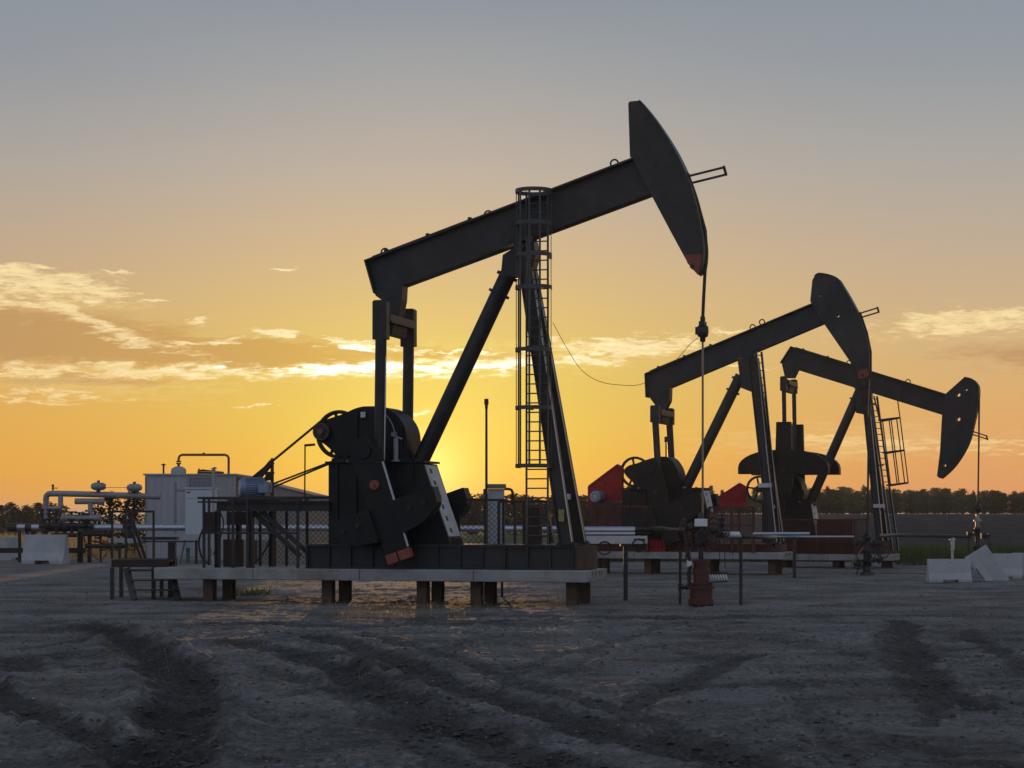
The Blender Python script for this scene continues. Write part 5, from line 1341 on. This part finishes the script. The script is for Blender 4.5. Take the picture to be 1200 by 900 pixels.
def wramp(fac, stops, scale):
    r = N.new('ShaderNodeValToRGB'); e = r.color_ramp.elements
    f_ = Mth('DIVIDE', fac, scale, clamp=True); L.new(f_, r.inputs[0])
    while len(e) < len(stops): e.new(.5)
    for k, (p, c) in enumerate(stops): e[k].position = p/scale; e[k].color = (*c, 1)
    return r.outputs[0]
def wmix(f_, a, b, bt='MIX'):
    m = N.new('ShaderNodeMix'); m.data_type = 'RGBA'; m.blend_type = bt
    if isinstance(f_, (int, float)): m.inputs[0].default_value = f_
    else: L.new(f_, m.inputs[0])
    for s_, v in ((m.inputs[6], a), (m.inputs[7], b)):
        if isinstance(v, tuple): s_.default_value = (*v, 1)
        else: L.new(v, s_)
    return m.outputs[2]
top = [(6.05, (137, 147, 157)), (9.0, (118, 132, 150)), (18, (95, 110, 135)), (37, (80, 98, 130))]
sun_r = [(0, (250, 180, 50)), (.5, (246, 193, 62)), (1.0, (238, 200, 80)), (1.7, (231, 202, 100)), (2.4, (225, 193, 122)), (3.1, (213, 184, 141)), (4.0, (191, 177, 161)), (5.1, (163, 163, 163))]
side_r = [(0, (226, 146, 92)), (.6, (226, 161, 98)), (1.3, (220, 172, 110)), (2.1, (209, 177, 131)), (3.0, (193, 172, 148)), (4.0, (171, 167, 160)), (5.1, (148, 154, 161))]
left_r = [(0, (229, 154, 62)), (.6, (227, 162, 72)), (1.3, (221, 168, 90)), (2.1, (207, 167, 114)), (3.0, (190, 166, 140)), (4.0, (169, 163, 156)), (5.1, (144, 149, 157))]
mk = lambda a: [(p, lin(c)) for p, c in a+top]
EC = Mth('MAXIMUM', E, 0)
c_s = wramp(EC, mk(sun_r), 38); c_o = wmix(Mth('MULTIPLY_ADD', A, -.1, .5, clamp=True), wramp(EC, mk(side_r), 38), wramp(EC, mk(left_r), 38))
da = Mth('SUBTRACT', A, az(SUN_U)); da2 = Mth('MULTIPLY', da, da)
near_sun = Mth('EXPONENT', Mth('MULTIPLY', da2, -1/(3.6**2)))
sky = wmix(near_sun, c_o, c_s)
# stretched noises for the clouds
def cloudnoise(sa, se, det=7, rough=.6, off=0.0, dist=0.0):
    cx = N.new('ShaderNodeCombineXYZ'); L.new(Mth('MULTIPLY', A, sa), cx.inputs[0]); L.new(Mth('MULTIPLY', E, se), cx.inputs[1]); cx.inputs[2].default_value = off
    n = N.new('ShaderNodeTexNoise'); n.inputs['Scale'].default_value = 1; n.inputs['Detail'].default_value = det; n.inputs['Roughness'].default_value = rough; n.inputs['Distortion'].default_value = dist
    L.new(cx.outputs[0], n.inputs['Vector']); return n.outputs['Fac']
n_med = cloudnoise(1.6, 9, 7, .62, 3.1, .3); n_fin = cloudnoise(5, 26, 6, .6, 7.7, .4); n_big = cloudnoise(.5, 2.2, 4, .55, 1.3)
nm = Mth('ADD', Mth('MULTIPLY', Mth('SUBTRACT', n_med, .5), 2.4), Mth('MULTIPLY', Mth('SUBTRACT', n_fin, .5), 2.8))
w1_ = cloudnoise(.9, 3.0, 3, .5, 11.0); w2_n = cloudnoise(2.2, 6.0, 5, .6, 21.0)
AW = Mth('ADD', A, Mth('MULTIPLY', Mth('SUBTRACT', w1_, .5), .9)); EW = Mth('ADD', E, Mth('ADD', Mth('MULTIPLY', Mth('SUBTRACT', w2_n, .5), .30), Mth('MULTIPLY', Mth('SUBTRACT', w1_, .5), -.12)))
def blob(u, v, ru, rv, slope=0.0):
    """soft elliptical region in the sky; slope = photo px down per px right"""
    x = Mth('DIVIDE', Mth('SUBTRACT', AW, az(u)), ru/100)
    ys = Mth('ADD', Mth('SUBTRACT', EW, el(v)), Mth('MULTIPLY', Mth('SUBTRACT', AW, az(u)), slope))
    y = Mth('DIVIDE', ys, rv/100)
    return Mth('SUBTRACT', 1.0, Mth('SQRT', Mth('ADD', Mth('MULTIPLY', x, x), Mth('MULTIPLY', y, y))))
def union(bl):
    o = bl[0]
    for b_ in bl[1:]: o = Mth('MAXIMUM', o, b_)
    return o
def sstep(x, lo_, hi_):
    m = N.new('ShaderNodeMapRange'); m.interpolation_type = 'SMOOTHSTEP'; L.new(x, m.inputs[0]); m.inputs[1].default_value = lo_; m.inputs[2].default_value = hi_; return m.outputs[0]
dark = union([blob(30, 396, 230, 42, .05), blob(260, 415, 290, 24, .02), blob(-250, 380, 300, 70), blob(480, 415, 160, 12), blob(1500, 420, 380, 30), blob(100, 450, 120, 8)])
dk = sstep(Mth('ADD', dark, Mth('MULTIPLY', nm, .22)), -.05, .42)
darkcol = wmix(near_sun, lin((184, 142, 98)), lin((214, 166, 82)))
sky = wmix(Mth('MULTIPLY', dk, .8), sky, darkcol)
soft = union([blob(60, 352, 130, 34, .05), blob(1130, 388, 190, 26, -.03), blob(620, 420, 260, 26, -.02), blob(1010, 520, 260, 26), blob(90, 455, 220, 24, .0), blob(330, 436, 300, 14, -.01)])
sf = sstep(Mth('ADD', soft, Mth('MULTIPLY', nm, .7)), .0, .9)
softcol = wmix(near_sun, lin((228, 192, 132)), lin((248, 222, 130)))
sky = wmix(Mth('MULTIPLY', sf, .45), sky, softcol)
br = union([blob(20, 330, 120, 13, .12), blob(60, 350, 105, 10, .04), blob(30, 362, 80, 5, .1), blob(112, 380, 85, 10, .38), blob(178, 406, 65, 9, .18), blob(60, 340, 110, 16, .1), blob(132, 323, 34, 3.2, .08),
            blob(330, 317, 16, 3, -.05), blob(40, 318, 20, 2), blob(180, 357, 34, 2.5), blob(222, 379, 20, 3), blob(265, 401, 40, 5, -.14), blob(318, 389, 36, 4.5, .1), blob(215, 407, 24, 3),
            blob(400, 433, 230, 10.5, -.015), blob(190, 437, 200, 9, .02), blob(40, 440, 180, 6, .0), blob(30, 465, 90, 5.5, .02), blob(60, 474, 80, 3, -.02),
            blob(430, 406, 70, 6, .12), blob(555, 425, 120, 12, -.03), blob(740, 407, 110, 15, -.03), blob(690, 424, 110, 6, -.06), blob(520, 409, 60, 3, .0), blob(300, 478, 30, 2.5),
            blob(1120, 384, 110, 15, -.02), blob(1200, 372, 60, 6, -.02), blob(880, 430, 70, 3, .0), blob(860, 390, 30, 3, .0), blob(1400, 380, 200, 14), blob(-150, 350, 200, 20),
            blob(1010, 519, 100, 5, .02), blob(1100, 530, 140, 4, .03), blob(1180, 521, 40, 4, .0), blob(950, 512, 60, 4), blob(500, 482, 20, 4, -.1)])
brs = Mth('ADD', br, Mth('MULTIPLY', nm, .85))
bm = sstep(brs, -.02, .75)
wide_sun = Mth('EXPONENT', Mth('MULTIPLY', da2, -1/(2.3**2)))
lowf = Mth('MULTIPLY', sstep(E, .2, 1.6), 1.0)                      # the faint low streaks stay orange
brcol = wmix(wide_sun, lin((252, 226, 168)), (1.25, 1.12, .74))
brcol = wmix(lowf, lin((240, 192, 116)), brcol)
wisp = sstep(cloudnoise(3.2, 17, 8, .68, 31.0, .8), .28, .66)
bm = Mth('MULTIPLY', bm, Mth('MULTIPLY_ADD', wisp, .62, .38))
sky = wmix(Mth('MULTIPLY', bm, .95), sky, brcol)
core = sstep(Mth('ADD', union([blob(410, 433, 190, 7.5, -.01), blob(560, 428, 90, 6, -.02), blob(425, 408, 40, 4, .1)]), Mth('MULTIPLY', nm, .7)), .1, .7)
sky = wmix(Mth('MULTIPLY', core, .9), sky, (1.35, 1.28, 1.05))
# glow of the sun itself, hidden behind the pedestal
de = Mth('SUBTRACT', E, el(SUN_V)); r2 = Mth('ADD', da2, Mth('MULTIPLY', de, de))
g1 = Mth('EXPONENT', Mth('MULTIPLY', r2, -1/(.42**2))); g2 = Mth('EXPONENT', Mth('MULTIPLY', r2, -1/(1.35**2)))
sky = wmix(1.0, sky, wmix(g1, (0, 0, 0), (.45, .34, .14)), 'ADD')
sky = wmix(1.0, sky, wmix(g2, (0, 0, 0), (.22, .20, .05)), 'ADD')
# the sky behind the camera: unseen bluish lobe, brightened as fill for camera-facing sides
bk = Mth('MULTIPLY', Y_, -1.0); bkf = sstep(bk, -.35, .6)
sky = wmix(bkf, sky, (.36, .41, .50))
nst = N.new('ShaderNodeTexSky'); nst.sky_type = 'NISHITA'; nst.sun_disc = False; sun_el = math.atan((HOR-SUN_V)/F); sun_az = math.atan((SUN_U-600)/F)
nst.sun_elevation = sun_el; nst.sun_rotation = sun_az
ns = wmix(1.0, nst.outputs[0], (.002, .002, .002), 'MULTIPLY')
sky = wmix(1.0, sky, ns, 'ADD')
L.new(sky, bg.inputs['Color']); bg.inputs['Strength'].default_value = 1.0

sl = bpy.data.lights.new('sun', 'SUN'); sl.energy = 2.6; sl.angle = R(.53); sl.color = (1.0, .55, .22)
so = bpy.data.objects.new('sun', sl); COL.objects.link(so)
sd = Vector((math.sin(sun_az)*math.cos(sun_el), math.cos(sun_az)*math.cos(sun_el), math.sin(sun_el)))
so.rotation_euler = sd.to_track_quat('Z', 'Y').to_euler()

# ------------------------------------------------------------------ evening haze: one closed box of thin even air
hm = bpy.data.materials.new('haze'); hm.use_nodes = True; hn_ = hm.node_tree; hn_.nodes.clear()
ho = hn_.nodes.new('ShaderNodeOutputMaterial'); hv = hn_.nodes.new('ShaderNodeVolumePrincipled'); hv.inputs['Color'].default_value = (.86, .87, .88, 1); hv.inputs['Density'].default_value = .00035; hv.inputs['Anisotropy'].default_value = .3
hn_.links.new(hv.outputs[0], ho.inputs['Volume'])
q = MB(); q.box(-4200, 4200, -1900, 7500, -2, 11); hz = q.build('haze', hm); hz['kind'] = 'stuff'; hz['label'] = 'thin evening haze lying over the whole yard'; hz['category'] = 'haze'
# ------------------------------------------------------------------ camera
cam = bpy.data.cameras.new('camera'); co = bpy.data.objects.new('camera', cam); COL.objects.link(co)
cam.sensor_width = 36; cam.lens = 36*F/1200; cam.shift_y = (HOR-450)/1200; cam.clip_start = .1; cam.clip_end = 9000
co.location = (0, 0, CAMH); co.rotation_euler = (PI/2, 0, 0); scene.camera = co
scene.view_settings.view_transform = 'Standard'; scene.view_settings.look = 'None'; scene.view_settings.exposure = 0.0; scene.view_settings.gamma = 1.0
scene.render.engine = 'CYCLES'
